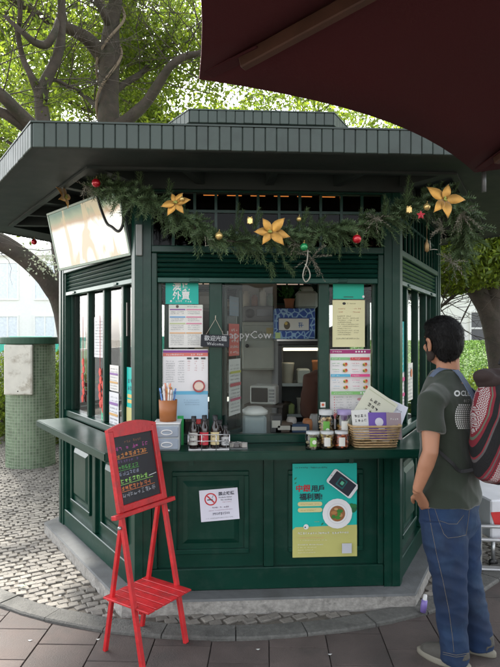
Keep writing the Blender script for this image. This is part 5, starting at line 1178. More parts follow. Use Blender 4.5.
# ------------------------------------------------------------------ garland
GAR = mat('garland needles', (.075, .125, .05), .6, var=.3, island=.45); GAR2 = mat('dried sprig', (.18, .17, .13), .8, island=.3)
def gp(px, py, d_): return wpt(px, py, d_)
gl = [gp(92, 186, 3.25), gp(100, 186, 3.2), gp(112, 188, 3.16), gp(130, 196, 3.14), gp(152, 200, 3.13), gp(175, 214, 3.13), gp(195, 228, 3.14), gp(222, 240, 3.15), gp(250, 242, 3.16), gp(278, 240, 3.17), gp(300, 236, 3.17), gp(325, 232, 3.18), gp(350, 229, 3.19), gp(375, 222, 3.2), gp(400, 213, 3.2), gp(420, 204, 3.2), gp(440, 200, 3.19), gp(456, 205, 3.18), gp(466, 222, 3.2), gp(466, 240, 3.3), gp(460, 258, 3.4)]
t = thing('garland', 'dark green pine garland draped under the eave along the kiosk front', 'garland', T(0, 3.2, 0))
gs, gr_ = smooth(gl, [.012]*len(gl), 6); mb = MB(); mb.tube(gs, .008, 6); part('stem', mb, mat('garland stem', (.05, .045, .03), .9), t, I4)
rr_ = random.Random(4); ndv = []; 
def sprig(p, dr, ln, nl=.026, dens=520, out=None, drop=.25):
    """needle quads along a short twig"""
    dr = dr.normalized(); n_ = int(ln*dens); a = dr.cross(Vector((.3, .5, .8))).normalized(); b = dr.cross(a)
    for k in range(n_):
        f = k/n_; c = p+dr*ln*f+Vector((0, 0, -drop*ln*f*f)); an = k*2.399; rd = a*math.cos(an)+b*math.sin(an); e = c+(rd*.9+dr*.75).normalized()*nl*(1-.35*f)*rr_.uniform(.8, 1.15); w_ = rd.cross(dr)*.0019
        out.append((c-w_, c+w_, e+w_*.5, e-w_*.5))
def sprigs(name, parent, lst, m, kind='stuff'):
    mb = MB()
    for q in lst: mb.add(q, [(0, 1, 2, 3)])
    return part(name, mb, m, parent, I4, kind=kind)
o_ = []
for i in range(len(gs)-1):
    tg = (gs[i+1]-gs[i]).normalized(); rgt = 1.0 if i < len(gs)*.72 else 1.1
    for k in range(7):
        an = rr_.uniform(0, 2*PI); u_ = tg.cross(Vector((0, 0, 1))).normalized(); v_ = tg.cross(u_)
        dr = (u_*math.cos(an)+v_*math.sin(an))*rr_.uniform(.6, 1.1)+tg*rr_.uniform(.1, 1.0)*rr_.choice((1, 1, -1))
        sprig(gs[i].lerp(gs[i+1], rr_.random()), dr, rr_.uniform(.06, .14)*rgt*(.75 if i < 14 else 1), .027, 480, o_)
for (px, py, dx, dz, l_) in ((236, 232, .1, 1, .15), (253, 230, .3, 1, .12), (283, 262, .6, -.8, .1), (300, 224, .5, 1, .09), (405, 205, .1, 1, .15), (384, 215, 0, 1, .1), (168, 195, .1, 1, .08), (140, 185, -.2, 1, .09), (270, 262, .1, -1, .1)):
    sprig(gp(px, py, 3.12), Vector((dx, -.2, dz)), l_, .03, 620, o_, 0); sprig(gp(px+1, py, 3.11), Vector((dx+.2, -.1, dz)), l_*.8, .03, 620, o_, 0)
sprigs('needles', t, o_, GAR)
o_ = []
for (px, py, n_, l_) in ((312, 258, 12, .12), (376, 218, 9, .09), (462, 214, 14, .12), (296, 244, 5, .06), (452, 262, 10, .1), (86, 186, 8, .1), (443, 228, 8, .1)):
    for k in range(n_): sprig(gp(px, py, 3.10), Vector((rr_.uniform(-1, 1), rr_.uniform(-.5, .1), rr_.uniform(-1.2, .8))), l_*rr_.uniform(.6, 1.1), .016, 260, o_)
sprigs('dried_sprigs', t, o_, GAR2)
for (px, py) in ((207, 240), (205, 246), (430, 250), (303, 252)):
    mb = MB(); c = gp(px, py, 3.10); mb.tube([c+Vector((0, 0, .05)), c+Vector((.004, 0, .01)), c, c+Vector((.02, 0, .004)), c+Vector((.04, -.004, .0))], .0016, 5); part('wire_twig', mb, mat('pale wire', (.4, .37, .3), .7), t, I4)
# hanging cord loop
mb = MB(); c = [gp(308, 250, 3.09), gp(307, 262, 3.09), gp(304, 270, 3.09), gp(303, 277, 3.09), gp(306, 282, 3.09), gp(310, 277, 3.09), gp(309, 270, 3.09), gp(305, 264, 3.09)]
a, b = smooth(c, [.002]*8, 4); mb.tube(a, .0032, 6); solo('hanging_cord', 'pale cord loop dangling from the garland over the shutter', 'cord', mb, mat('pale cord', (.38, .36, .30), .8))
GOLD = mat('gold fabric petal', (.50, .26, .045), .42, metal=.45, var=.2, scale=30, sheen=.4, island=.15)
def poinsettia(label, px, py, d_, size, face=(0, -1, .1), seed=0, n=6, squash=1.):
    c = gp(px, py, d_); fz = Vector(face).normalized(); q = (-fz).to_track_quat('Y', 'Z').to_matrix().to_4x4(); W = T(*c) @ q
    t = thing('poinsettia', label, 'flower', W); r2 = random.Random(seed)
    for k in range(n):
        a = 2*PI*k/n+r2.uniform(-.25, .25); L_ = size*.86*r2.uniform(.8, 1.15); wv_ = L_*.25; up_ = r2.uniform(.1, .45); vs = []; NN = 7
        for i in range(NN):
            f = i/(NN-1); wd_ = wv_*math.sin(PI*min(1, f**.85*.94+.06))**1.15*(1 if f < .99 else .02); y_ = -up_*L_*math.sin(f*PI*.6)+.02*f
            for s2, dy_ in ((-1, -.004-.25*wd_*.5), (0, .003), (1, -.004-.25*wd_*.5)): vs.append((f*L_, y_+dy_*(1 if s2 else 0)-.012, s2*wd_))
        fs = [(3*i+j, 3*i+j+1, 3*i+j+4, 3*i+j+3) for i in range(NN-1) for j in range(2)]
        mb = MB(); mb.add([v for v in vs], fs, 0, True); me = evalmesh(mb, [('SOLIDIFY', dict(thickness=.0012))], 'petal', [GOLD]); part('petal', me, None, t, W @ RY(a))
    mb = MB()
    for k in range(9): a = r2.uniform(0, 6.28); rr2 = r2.uniform(0, .012); mb.sphere((rr2*math.cos(a), -.026, rr2*math.sin(a)), .0055, 8)
    part('centre', mb, mat('flower centre', (.30, .32, .06), .5), t); return t
poinsettia('gold poinsettia flower at the left part of the garland', 176, 204, 3.04, .085, seed=1, n=6)
poinsettia('largest gold poinsettia with long petals in the middle of the garland', 271, 233, 3.04, .105, seed=2, n=6)
poinsettia('broad gold poinsettia at the right end of the garland', 443, 201, 3.02, .115, seed=5, n=5)
poinsettia('gold flower seen edge on beside the menu screen bracket', 62, 197, 3.45, .10, (.95, -.25, .1), 4, 5)
def bauble(label, px, py, d_, r_, m, name='bauble'):
    c = gp(px, py, d_); t = thing(name, label, 'bauble', T(*c)); mb = MB(); mb.sphere((0, 0, 0), r_, 20); part('ball', mb, m, t)
    mb = MB(); mb.lathe([(r_*.28, r_*.9), (r_*.28, r_*1.18), (.001, r_*1.18)], 10); mb.tube([(0, 0, r_*1.15), (.003, 0, r_*1.5), (0, .0, r_*1.8)], .0012, 5); part('hook', mb, mat('gold cap', (.6, .42, .15), .3, metal=.9), t)
RB = mat('red bauble', (.50, .008, .02), .14, metal=.3, coat=.6, var=.03); GB = mat('green bauble', (.01, .26, .08), .14, metal=.3, coat=.6, var=.03); YB = mat('gold bauble', (.66, .48, .18), .2, metal=.6, var=.03)
bauble('shiny red bauble at the left end of the garland by the screen', 96, 183, 3.12, .0235, RB); bauble('shiny red bauble hanging over the right window', 357, 239, 3.08, .0235, RB)
bauble('shiny green bauble hanging in the middle of the garland', 304, 247, 3.07, .021, GB); bauble('gold bauble below the garland between two poinsettias', 219, 236, 3.08, .021, YB)
bauble('gold bauble beside the right poinsettia', 427, 207, 3.04, .0185, YB); bauble('tiny gold bauble on top of the left poinsettia', 182, 199, 3.0, .012, YB)
bauble('small red bauble among leaves far left of the screen', 34, 242, 4.7, .024, RB)
bauble('small gold bauble above the green one', 299, 219, 3.1, .013, YB)
def giftbox(label, px, py, m):
    c = gp(px, py, 3.04); mb = MB(); mb.box(-.014, .014, -.012, .012, -.016, .014, 0, None, .003); mb.box(-.003, .003, -.0135, .0135, -.0175, .0155, 1); mb.tube([(-.012, 0, .02), (0, 0, .016), (.012, 0, .022)], .003, 5, 1); solo('gift_ornament', label, 'ornament', mb, [m, YB], T(*c))
giftbox('tiny gold gift box ornament left of the middle poinsettia', 250, 221, YB); giftbox('tiny gold gift box ornament beside the right poinsettia', 409, 210, YB)
def star(label, px, py, r_, m):
    c = gp(px, py, 3.02); mb = MB(); pts_ = [(r_*(1 if k % 2 == 0 else .5)*math.sin(k*PI/5), r_*(1 if k % 2 == 0 else .5)*math.cos(k*PI/5)) for k in range(10)]
    mb.add([(x, 0, z) for x, z in pts_]+[(0, -.01, 0), (0, .01, 0)], [(k, (k+1) % 10, 10) for k in range(10)]+[((k+1) % 10, k, 11) for k in range(10)]); solo('star_ornament', label, 'ornament', mb, m, T(*c))
star('small red star ornament beside the right gold bauble', 421, 215, .024, mat('red star', (.55, .04, .06), .4)); 
mb = MB(); mb.lathe([(.001, -.03), (.012, -.022), (.014, .01), (.006, .03), (.001, .05)], 10); mb.tube([(0, 0, .05), (0, 0, .16)], .001, 4); solo('bell_ornament', 'small bronze bell hanging by the right corner post', 'ornament', mb, mat('bronze', (.3, .2, .09), .4, metal=.6), T(*gp(427, 247, 3.25)))
# little white flowered sprig on the leaning limb
mb = MB(); cl = RNG.normal(size=(220, 3))*np.array([.13, .1, .09])+np.array(tuple(wpt(46, 262, 6.6)))
solo('white_blossom', 'cluster of small white blossoms on the leaning limb beside the screen', 'blossom', leafmesh('b', cl, .032, [mat('blossom white', (.5, .55, .40), .6, transl=.3)], .7), None)['kind'] = 'stuff'
# ------------------------------------------------------------------ people
from mathutils.bvhtree import BVHTree
SKIN = mat('skin', (.40, .19, .11), .48, var=.10, scale=14, bump=.08, bscale=220)
def loft(mb, secs, n=28, mi=0, e=.85):
    """secs: (cx,cy,z,rx,ry) rounded sections, closed at both ends"""
    vs = []
    for cx, cy, z, rx, ry in secs:
        for k in range(n):
            a = 2*PI*k/n; c, s_ = math.cos(a), math.sin(a); vs.append((cx+rx*abs(c)**e*(1 if c >= 0 else -1), cy+ry*abs(s_)**e*(1 if s_ >= 0 else -1), z))
    fs = [(i*n+k, i*n+(k+1) % n, (i+1)*n+(k+1) % n, (i+1)*n+k) for i in range(len(secs)-1) for k in range(n)]
    fs += [tuple(range(n))[::-1], tuple((len(secs)-1)*n+k for k in range(n))]; return mb.add(vs, fs, mi, True)
def fuse(mb, name, m, vox=.007, sm=6, fold=None, flat=False):
    me = evalmesh(mb, [('REMESH', dict(mode='VOXEL', voxel_size=vox, use_smooth_shade=True)), ('SMOOTH', dict(iterations=sm, factor=.5))], name, [m])
    if fold:
        amp, fx, fz = fold; nv = [v.normal.copy() for v in me.vertices]
        for v, nn in zip(me.vertices, nv):
            q = Vector((v.co.x*fx, v.co.y*fx, v.co.z*fz)); q2 = Vector((v.co.x*fx+v.co.z*fz*.8, v.co.y*fx*1.2, v.co.z*fz*.5+v.co.x*fx*.7))
            a = 1-abs(noise.noise(q))*2.2; b = 1-abs(noise.noise(q2+Vector((9, 3, 1))))*2.4; v.co += nn*amp*(.55*a+.6*b-.4)
    me.polygons.foreach_set('use_smooth', [not flat]*len(me.polygons)); me.update(); return me
def ell(mb, c, r, n=20): return mb.sphere(c, 1.0, n, 0, r)
def person(label, W, J, headrot, jeans, shirt, hairm, beard=None, strands=5000, long_sleeve=False, sole=None, shoe=None):
    """J: joints in local coordinates (x to the right hand, y forward, z up)"""
    t = thing('person', label, 'person', W)
    H = T(*J['head']) @ RZ(headrot)
    def hp(x, y, z): return H @ Vector((x, y, z))
    b = MB()
    def he(c, r): M_ = H @ T(*c); return b.lathe([(max(1e-4, math.sin(PI*i/10)), -math.cos(PI*i/10)) for i in range(11)], 20, 0, M_ @ Matrix.Diagonal((*r, 1)))
    he((0, -.008, .028), (.073, .092, .088)); he((0, .022, -.035), (.058, .068, .075)); he((0, .045, -.078), (.034, .036, .026)); he((0, .088, -.012), (.0135, .018, .026)); he((0, .080, .008), (.011, .012, .03))
    he((0, .083, -.053), (.021, .009, .006)); he((0, .081, -.064), (.019, .009, .006)); he((.034, .066, -.02), (.022, .02, .02)); he((-.034, .066, -.02), (.022, .02, .02)); he((.0, .074, .034), (.05, .014, .012))
    for sx in (-1, 1):
        for k in range(9):
            a = R(-100+k*28); he((sx*(.086+.005*math.sin(a)), -.006-.014*math.cos(a), -.006+.029*math.sin(a)), (.007, .008, .0085))
        he((sx*.078, -.002, -.008), (.010, .013, .026))
    nk = [Vector(J['head'])+Vector((0, -.03, -.01)), Vector(J['head'])+Vector((0, -.035, -.07)), Vector(J['neck'])+Vector((0, -.0, .0)), Vector(J['neck'])+Vector((0, -.01, -.07))]
    b.tube(nk, [.056, .054, .058, .08], 20)
    loft(b, J['torso'])
    for sd in ('l', 'r'):
        sh, el, wr, ha = [Vector(v) for v in J['arm_'+sd]]
        b.tube([sh, sh.lerp(el, .35), sh.lerp(el, .75), el, el.lerp(wr, .3), el.lerp(wr, .7), wr], [.050, .047, .041, .037, .038, .030, .0235], 16)
        # hand: palm, four bent fingers and a thumb
        d_ = (ha-wr).normalized(); sx = 1 if sd == 'r' else -1
        ax = Vector((sx*.15, 1, .1)); ax = (ax-d_*ax.dot(d_)).normalized()           # across the palm, thumb side forward
        b.tube([wr, wr.lerp(ha, .5), ha], [.026, .030, .030], 16, 0, True, .55, up=ax.cross(d_))
        for k in range(4):
            st = ha+ax*(.024-.016*k)-d_*.015; L_ = (.058, .066, .062, .048)[k]; bend = Vector((-sx*.35, .05, 0))
            d2 = (d_+bend*.35).normalized(); d3 = (d_+bend*.9).normalized(); b.tube([st, st+d_*L_*.4, st+d_*L_*.4+d2*L_*.35, st+d_*L_*.4+d2*L_*.35+d3*L_*.3], [.010, .0093, .0088, .0075], 10)
        tb = wr.lerp(ha, .35)+ax*.022; td = (d_*.8+ax*.75).normalized(); b.tube([tb, tb+td*.03, tb+td*.03+(td*.6+d_*.7).normalized()*.03, tb+td*.03+(td*.4+d_*.9).normalized()*.05], [.013, .0115, .010, .008], 10)
        hp_, kn, an = [Vector(v) for v in J['leg_'+sd]]
        b.tube([hp_, hp_.lerp(kn, .5), kn, kn.lerp(an, .4), an], [.080, .070, .052, .050, .036], 16)
        f_ = Vector((0, 1, 0)); b.tube([an+Vector((0, -.02, 0)), Vector((an.x, an.y, .045)), Vector((an.x, an.y+.09, .035)), Vector((an.x, an.y+.12, .03))], [.034, .034, .026, .018], 12)
    part('body', fuse(b, 'body', SKIN, .0052, 4), None, t)
    for sx in (-1, 1):
        m = MB(); M_ = H @ T(sx*.027, .062, .010); m.lathe([(max(1e-4, math.sin(PI*i/8))*.0125, -math.cos(PI*i/8)*.0125) for i in range(9)], 14, 0, M_); m.lathe([(max(1e-4, math.sin(PI*i/8))*.006, -math.cos(PI*i/8)*.006) for i in range(9)], 12, 1, M_ @ T(0, .008, 0)); part('eye', m, [WHITE, BLACK], t)
    # hair: one cap with a hairline, then strands
    h = MB()
    def hh(c, r): return h.lathe([(max(1e-4, math.sin(PI*i/10)), -math.cos(PI*i/10)) for i in range(11)], 20, 0, H @ T(*c) @ Matrix.Diagonal((*r, 1)))
    hh((0, -.020, .045), (.088, .102, .092)); hh((0, -.044, .0), (.081, .076, .083)); hh((0, -.050, -.040), (.064, .050, .060)); hh((0, .035, .088), (.066, .055, .042)); hh((.01, .0, .098), (.062, .075, .045))
    for sx in (-1, 1): hh((sx*.064, .022, .012), (.014, .014, .045))
    hm = fuse(h, 'hair', hairm, .006, 3, (.0035, 45, 30)); hr_ = part('hair', hm, None, t)
    if strands:
        s_ = MB(); r2 = random.Random(8); top = hp(0, -.02, .15); ps = [p for p in hm.polygons]
        for k in range(strands):
            p = ps[r2.randrange(len(ps))]; c = p.center; nn = p.normal; dn = (c-top); dn = dn-nn*dn.dot(nn)
            if dn.length < 1e-4: continue
            dn = (dn.normalized()+Vector((r2.uniform(-.4, .4), r2.uniform(-.4, .4), r2.uniform(-.3, .3)))).normalized(); L_ = r2.uniform(.009, .018); w_ = dn.cross(nn).normalized()*.0008
            a = c; m_ = c+dn*L_*.5+nn*.004; e_ = c+dn*L_+nn*.003; s_.add([a-w_, a+w_, m_+w_, m_-w_, e_], [(0, 1, 2, 3), (3, 2, 4)])
        part('hair_strands', s_, hairm, hr_, None, 'stuff')
    if beard:
        h = MB()
        for c, r in (((0, .040, -.072), (.046, .049, .032)), ((.050, .020, -.045), (.014, .032, .044)), ((-.050, .020, -.045), (.014, .032, .044)), ((.060, .012, -.005), (.010, .014, .035)), ((-.060, .012, -.005), (.010, .014, .035)), ((0, .078, -.043), (.026, .012, .008))): h.lathe([(max(1e-4, math.sin(PI*i/10)), -math.cos(PI*i/10)) for i in range(11)], 16, 0, H @ T(*c) @ Matrix.Diagonal((*r, 1)))
        part('beard', fuse(h, 'beard', beard, .004, 2, (.002, 90, 90)), None, t)
    # shirt
    g_ = MB(); loft(g_, J['shirt'])
    for sd in ('l', 'r'):
        sh, el, wr, ha = [Vector(v) for v in J['arm_'+sd]]
        ins = Vector((-.07 if sd == 'r' else .07, 0, .0)); f_ = .62
        if long_sleeve: g_.tube([sh+ins, sh, sh.lerp(el, .5), el, el.lerp(wr, .5), wr], [.085, .072, .062, .056, .048, .036], 20)
        else: g_.tube([sh+ins+Vector((0, 0, .005)), sh+Vector((0, 0, -.004)), sh.lerp(el, .3), sh.lerp(el, f_)], [.072, .060, .057, .064], 20)
    sm_ = fuse(g_, 'shirt', shirt, .0065, 5, (.013, 6, 7)); st_ = part('shirt', sm_, None, t)
    # jeans
    g_ = MB(); loft(g_, J['hips'])
    for sd in ('l', 'r'):
        hp_, kn, an = [Vector(v) for v in J['leg_'+sd]]; rj = J['rj']
        g_.tube([hp_+Vector((0, 0, .03)), hp_.lerp(kn, .35), hp_.lerp(kn, .7), kn, kn.lerp(an, .35), kn.lerp(an, .7), an+Vector((0, -.004, -.02)), an+Vector((0, -.004, -.05))], rj, 24)
    jm = fuse(g_, 'jeans', jeans, .0065, 5, (.009, 6, 13)); jn = part('jeans', jm, None, t)
    for sd in ('l', 'r'):
        an = Vector(J['leg_'+sd][2]); S_W = W @ T(an.x, an.y-.085, 0)
        m = MB(); N_ = 11
        def foot(z, k0): 
            out = []
            for i in range(28):
                a = 2*PI*i/28; c = math.cos(a); s2 = math.sin(a); y_ = .137+.137*s2*k0; w2 = (.040+.010*math.sin(PI*min(1, max(0, (y_-.05)/.22))))*k0; out.append((w2*c, y_, z))
            return out
        L2 = [foot(0, .97), foot(.006, 1.), foot(.022, 1.), foot(.028, .97)]; vs = [v for r_ in L2 for v in r_]; m.add(vs, [(i*28+k, i*28+(k+1) % 28, (i+1)*28+(k+1) % 28, (i+1)*28+k) for i in range(3) for k in range(28)]+[tuple(range(28))[::-1], tuple(84+k for k in range(28))], 0, True)
        sh_ = part('shoe_sole', m, sole, t, S_W)
        m = MB(); m.tube([(0, .03, .05), (0, .06, .055), (0, .11, .05), (0, .17, .038), (0, .225, .030), (0, .25, .026)], [.042, .045, .046, .043, .034, .018], 20); m.tube([(0, .055, .05), (0, .06, .10)], [.046, .043], 20)
        part('shoe', fuse(m, 'shoe', shoe, .005, 3), None, t, S_W)
        m = MB()
        for k in range(5): m.tube([(-.022, .10+k*.018, .094-k*.0085), (0, .104+k*.018, .100-k*.009), (.022, .10+k*.018, .094-k*.0085)], .003, 6)
        part('shoelace', m, mat('lace', (.6, .58, .5), .8), t, S_W)
    return t, st_, jn
# ---- the man
th = R(139); fw = Vector((math.cos(th), math.sin(th))); rt = Vector((math.sin(th), -math.cos(th)))
MO = Vector((1.065, 2.9, 0)); MW = Matrix(((rt.x, fw.x, 0, MO.x), (rt.y, fw.y, 0, MO.y), (0, 0, 1, 0), (0, 0, 0, 1)))
MI = MW.inverted()
def lc(px, py, d): return MI @ wpt(px, py, d)
hd = lc(441.5, 343.5, 2.97)
sl_, el_, wl_, hl_ = lc(431.5, 401, 2.80), lc(430.5, 452, 2.755), lc(417, 491, 2.80), lc(425, 506, 2.865)
mir = lambda v, dy=0: Vector((-v.x, v.y+dy, v.z))
J = dict(head=hd, neck=Vector((0, hd.y-.03, 1.415)),
    torso=[(0, .07, .70, .14, .10), (0, .075, .85, .15, .10), (0, .08, 1.05, .15, .095), (0, .085, 1.2, .165, .10), (0, .09, 1.31, .165, .085), (0, .095, 1.37, .10, .065)],
    shirt=[(0, .085, .762, .178, .142), (0, .085, .80, .182, .145), (0, .085, .92, .172, .132), (0, .085, 1.06, .170, .122), (0, .085, 1.2, .182, .124), (0, .09, 1.30, .186, .114), (0, .095, 1.352, .150, .094), (0, .098, 1.392, .098, .078), (0, .10, 1.416, .070, .064)],
    hips=[(0, .085, .60, .155, .115), (0, .08, .66, .172, .132), (0, .08, .74, .168, .132), (0, .085, .80, .160, .122)],
    arm_l=(sl_, el_, wl_, hl_), arm_r=(mir(sl_), mir(el_), mir(wl_), mir(hl_)),
    leg_l=(Vector((-.085, .075, .66)), lc(449.5, 578, 2.83), Vector((-.10, .015, .075))), leg_r=(Vector((.085, .075, .66)), Vector((.095, .04, .38)), Vector((.10, -.035, .075))),
    rj=[.110, .105, .092, .081, .075, .069, .067, .066])
TEE = mat('dark olive tee', (.017, .026, .015), .9, var=.08, scale=10, sheen=.3, bump=.08, bscale=300)
DEN = mat('blue denim', (.004, .018, .055), .8, var=.5, scale=5, bump=.12, bscale=420, dirt=(.022, .055, .11, .7), dscale=4)
HAIR = mat('black hair', (.004, .0036, .0036), .6, spec=.22, island=.3)
man, tee, jn = person('bearded man in dark green T-shirt and blue jeans standing with hand in pocket', MW, J, R(-26), DEN, TEE, HAIR, mat('beard hair', (.022, .013, .009), .8), 6000,
                      sole=mat('cream rubber', (.20, .185, .145), .7), shoe=mat('grey canvas', (.07, .065, .055), .85, bump=.3))
EYEV = Vector((0, 0, EYE))
def mkproj(ob):
    me = ob.data; bv = BVHTree.FromPolygons([MW @ v.co for v in me.vertices], [tuple(p.vertices) for p in me.polygons])
    def f(px, py, off=.0015):
        d_ = Vector(((px-CX)/FPX, 1, -(py-CY)/FPX)).normalized(); r = bv.ray_cast(EYEV, d_)
        return None if r[0] is None else r[0]+r[1]*off
    return f
pj, pt_ = mkproj(jn), mkproj(tee)
def seam(pts, f, rad, m, parent, name='stitching', k=7):
    ps = []
    for a, b in zip(pts[:-1], pts[1:]):
        for i in range(k): 
            q = f(a[0]+(b[0]-a[0])*i/k, a[1]+(b[1]-a[1])*i/k, .001)
            if q: ps.append(q)
    q = f(*pts[-1], .001)
    if q: ps.append(q)
    if len(ps) < 3: return
    mb = MB(); mb.tube(ps, rad, 5); part(name, mb, m, parent, I4)
STI = mat('tan stitching', (.20, .17, .12), .8)
for pl in ([(434, 505.5), (452, 506.5), (470, 505.5)], [(434, 508), (452, 509), (470, 508)], [(434, 506), (439, 521), (444, 534), (448, 538)], [(470, 506), (468, 522), (466, 535)], [(448, 538), (457, 537), (466, 535)], [(440, 521), (449, 524), (457, 524), (464, 515)],
           [(428, 507), (432, 530), (437, 555), (443, 580), (449, 610), (453, 640), (454, 652)]): seam(pl, pj, .0008, STI, jn)
for hy in (653, 655): seam([(443, hy-1), (456, hy+2), (469, hy)], pj, .0009, STI, jn)
# leather and white print on the shirt back
def shirtprint(polys, m, name='print'):
    mb = MB()
    for q in polys:
        v = [pt_(x, y, .0018) for x, y in q]
        if all(v): mb.add(v, [tuple(range(len(v)))])
    if mb.v: part(name, mb, m, tee, I4)
polys = [[(457+3.1*math.cos(a*PI/8), 393.5+3.1*math.sin(a*PI/8)) for a in range(16)]]
gv, gf = glyphs('CLUB', .02, 3)
polys += [[(460.8+gv[i][0]*5.4, 395.8-gv[i][1]*7.2+(gv[i][0])*.2) for i in f_] for f_ in gf]
WP = mat('white shirt print', (.62, .64, .62), .7)
shirtprint(polys, WP)
rr_ = random.Random(3); polys = []
for iy in range(12):
    y_ = 405+iy*2.1; hw2 = 7.2*math.sqrt(max(0, 1-((y_-417)/14)**2))+1.2
    x_ = 464-hw2
    while x_ < 464+hw2*1.1: polys.append([(x_+dx*.72, y_+dy*.72) for dx, dy in ((-1, -1), (1, -1), (1, 1), (-1, 1))]); x_ += 2.05
shirtprint(polys, WP); 
shirtprint([[(458+1.7*math.cos(a*PI/4)-1, 393.5+1.7*math.sin(a*PI/4)) for a in range(8)]], TEE)
gv, gf = glyphs('817', .0); shirtprint([[(463.5+gv[i][0]*4, 402.5-gv[i][1]*4.6) for i in f_] for f_ in gf], mat('grey shirt print', (.35, .36, .34), .7))
# collar band
mb = MB(); mb.tube([MW @ Vector((.068*math.cos(a*PI/12), .10+.064*math.sin(a*PI/12), 1.418-.01*math.sin(a*PI/12))) for a in range(25)], .007, 6, cap=False); part('collar', mb, TEE, tee, I4)
# ---- backpack
BP = thing('backpack', 'woven red, black and white striped backpack hanging on the man\'s back', 'backpack', MW @ T(.015, -.165, .905))
m = bpy.data.materials.new('woven stripes'); m.use_nodes = True; n = m.node_tree.nodes; l = m.node_tree.links; b = n['Principled BSDF']; b.inputs['Roughness'].default_value = .9
def mth(op, a, b_=None, c_=None):
    x = n.new('ShaderNodeMath'); x.operation = op
    for i, v in enumerate((a, b_, c_)):
        if v is None: continue
        if isinstance(v, (int, float)): x.inputs[i].default_value = v
        else: l.new(v, x.inputs[i])
    return x.outputs[0]
tc = n.new('ShaderNodeTexCoord'); sx = n.new('ShaderNodeSeparateXYZ'); l.new(tc.outputs['Object'], sx.inputs[0])
xx_ = mth('ADD', sx.outputs['X'], mth('MULTIPLY', sx.outputs['Y'], -.9)); u_ = mth('ADD', xx_, mth('MULTIPLY', sx.outputs['Z'], -.42)); v_ = mth('ADD', sx.outputs['Z'], mth('MULTIPLY', xx_, .42))
fu = mth('FRACT', mth('MULTIPLY', mth('ADD', u_, 3.02), 5.4))
cr = n.new('ShaderNodeValToRGB'); cr.color_ramp.interpolation = 'CONSTANT'; e = cr.color_ramp.elements; e[0].position = 0; e[0].color = (.006, .006, .007, 1); e[1].position = .22; e[1].color = (.17, .012, .022, 1)
for p_, c_ in ((.27, (.12, .09, .09, 1)), (.31, (.19, .014, .025, 1)), (.36, (.03, .02, .02, 1)), (.38, (.19, .014, .025, 1)), (.66, (.10, .13, .09, 1)), (.69, (.18, .013, .024, 1)), (.75, (.006, .006, .007, 1)), (.88, (.2, .02, .03, 1)), (.91, (.09, .08, .08, 1)), (.95, (.006, .006, .007, 1))): q = e.new(p_); q.color = c_
l.new(fu, cr.inputs[0])
k1 = mth('ABSOLUTE', mth('SUBTRACT', mth('FRACT', mth('MULTIPLY', u_, 40.)), .5)); k2 = mth('ABSOLUTE', mth('SUBTRACT', mth('FRACT', mth('MULTIPLY', v_, 26.)), .5))
dm = mth('FRACT', mth('MULTIPLY', mth('ADD', k1, k2), 3.0)); wh = mth('GREATER_THAN', dm, .45); zone = mth('MULTIPLY', mth('GREATER_THAN', fu, .42), mth('LESS_THAN', fu, .62))
mx = n.new('ShaderNodeMix'); mx.data_type = 'RGBA'; l.new(mth('MULTIPLY', wh, zone), mx.inputs[0]); l.new(cr.outputs[0], mx.inputs[6]); mx.inputs[7].default_value = (.42, .38, .37, 1); l.new(mx.outputs[2], b.inputs['Base Color'])
wv_ = n.new('ShaderNodeTexWave'); wv_.inputs['Scale'].default_value = 160; l.new(tc.outputs['Object'], wv_.inputs['Vector']); bp = n.new('ShaderNodeBump'); bp.inputs['Strength'].default_value = .3; bp.inputs['Distance'].default_value = .003; l.new(wv_.outputs[1], bp.inputs['Height']); l.new(bp.outputs[0], b.inputs['Normal'])
WOV = m; BK = mat('black webbing', (.010, .010, .011), .7); BRN = mat('dark brown canvas', (.028, .016, .014), .8, var=.2)
g_ = MB(); loft(g_, [(0, 0, .0, .11, .07), (0, 0, .03, .155, .10), (0, 0, .16, .172, .125), (0, .0, .32, .165, .118), (0, .0, .42, .14, .095), (.0, .0, .47, .10, .07)], 32, 0, .75)
part('bag_body', fuse(g_, 'bag_body', WOV, .007, 5, (.007, 6, 6)), None, BP)
g_ = MB(); loft(g_, [(.02, -.115, .05, .10, .035), (.02, -.135, .08, .115, .04), (.02, -.135, .20, .115, .04), (.02, -.115, .25, .10, .03)], 24, 0, .7); part('front_pocket', fuse(g_, 'front_pocket', WOV, .006, 4, (.004, 8, 8)), None, BP)
g_ = MB(); ell(g_, (.01, .02, .475), (.13, .085, .05)); ell(g_, (-.075, .04, .50), (.065, .05, .032)); ell(g_, (.03, -.03, .46), (.12, .08, .045)); part('top_flap', fuse(g_, 'top_flap', BRN, .007, 4, (.018, 10, 10)), None, BP)
mb = MB(); a, b_ = smooth([(-.06, -.02, .555), (-.04, -.03, .60), (.02, -.03, .61), (.06, -.02, .56)], [.011]*4, 5); mb.tube(a, b_, 8); part('handle', mb, BK, BP)
mb = MB(); mb.bar((-.09, -.10, .42), (-.085, -.13, .22), .02, .006, up=(1, 0, 0)); mb.bar((.12, -.08, .42), (.10, -.13, .22), .02, .006, up=(1, 0, 0)); part('webbing', mb, BK, BP)
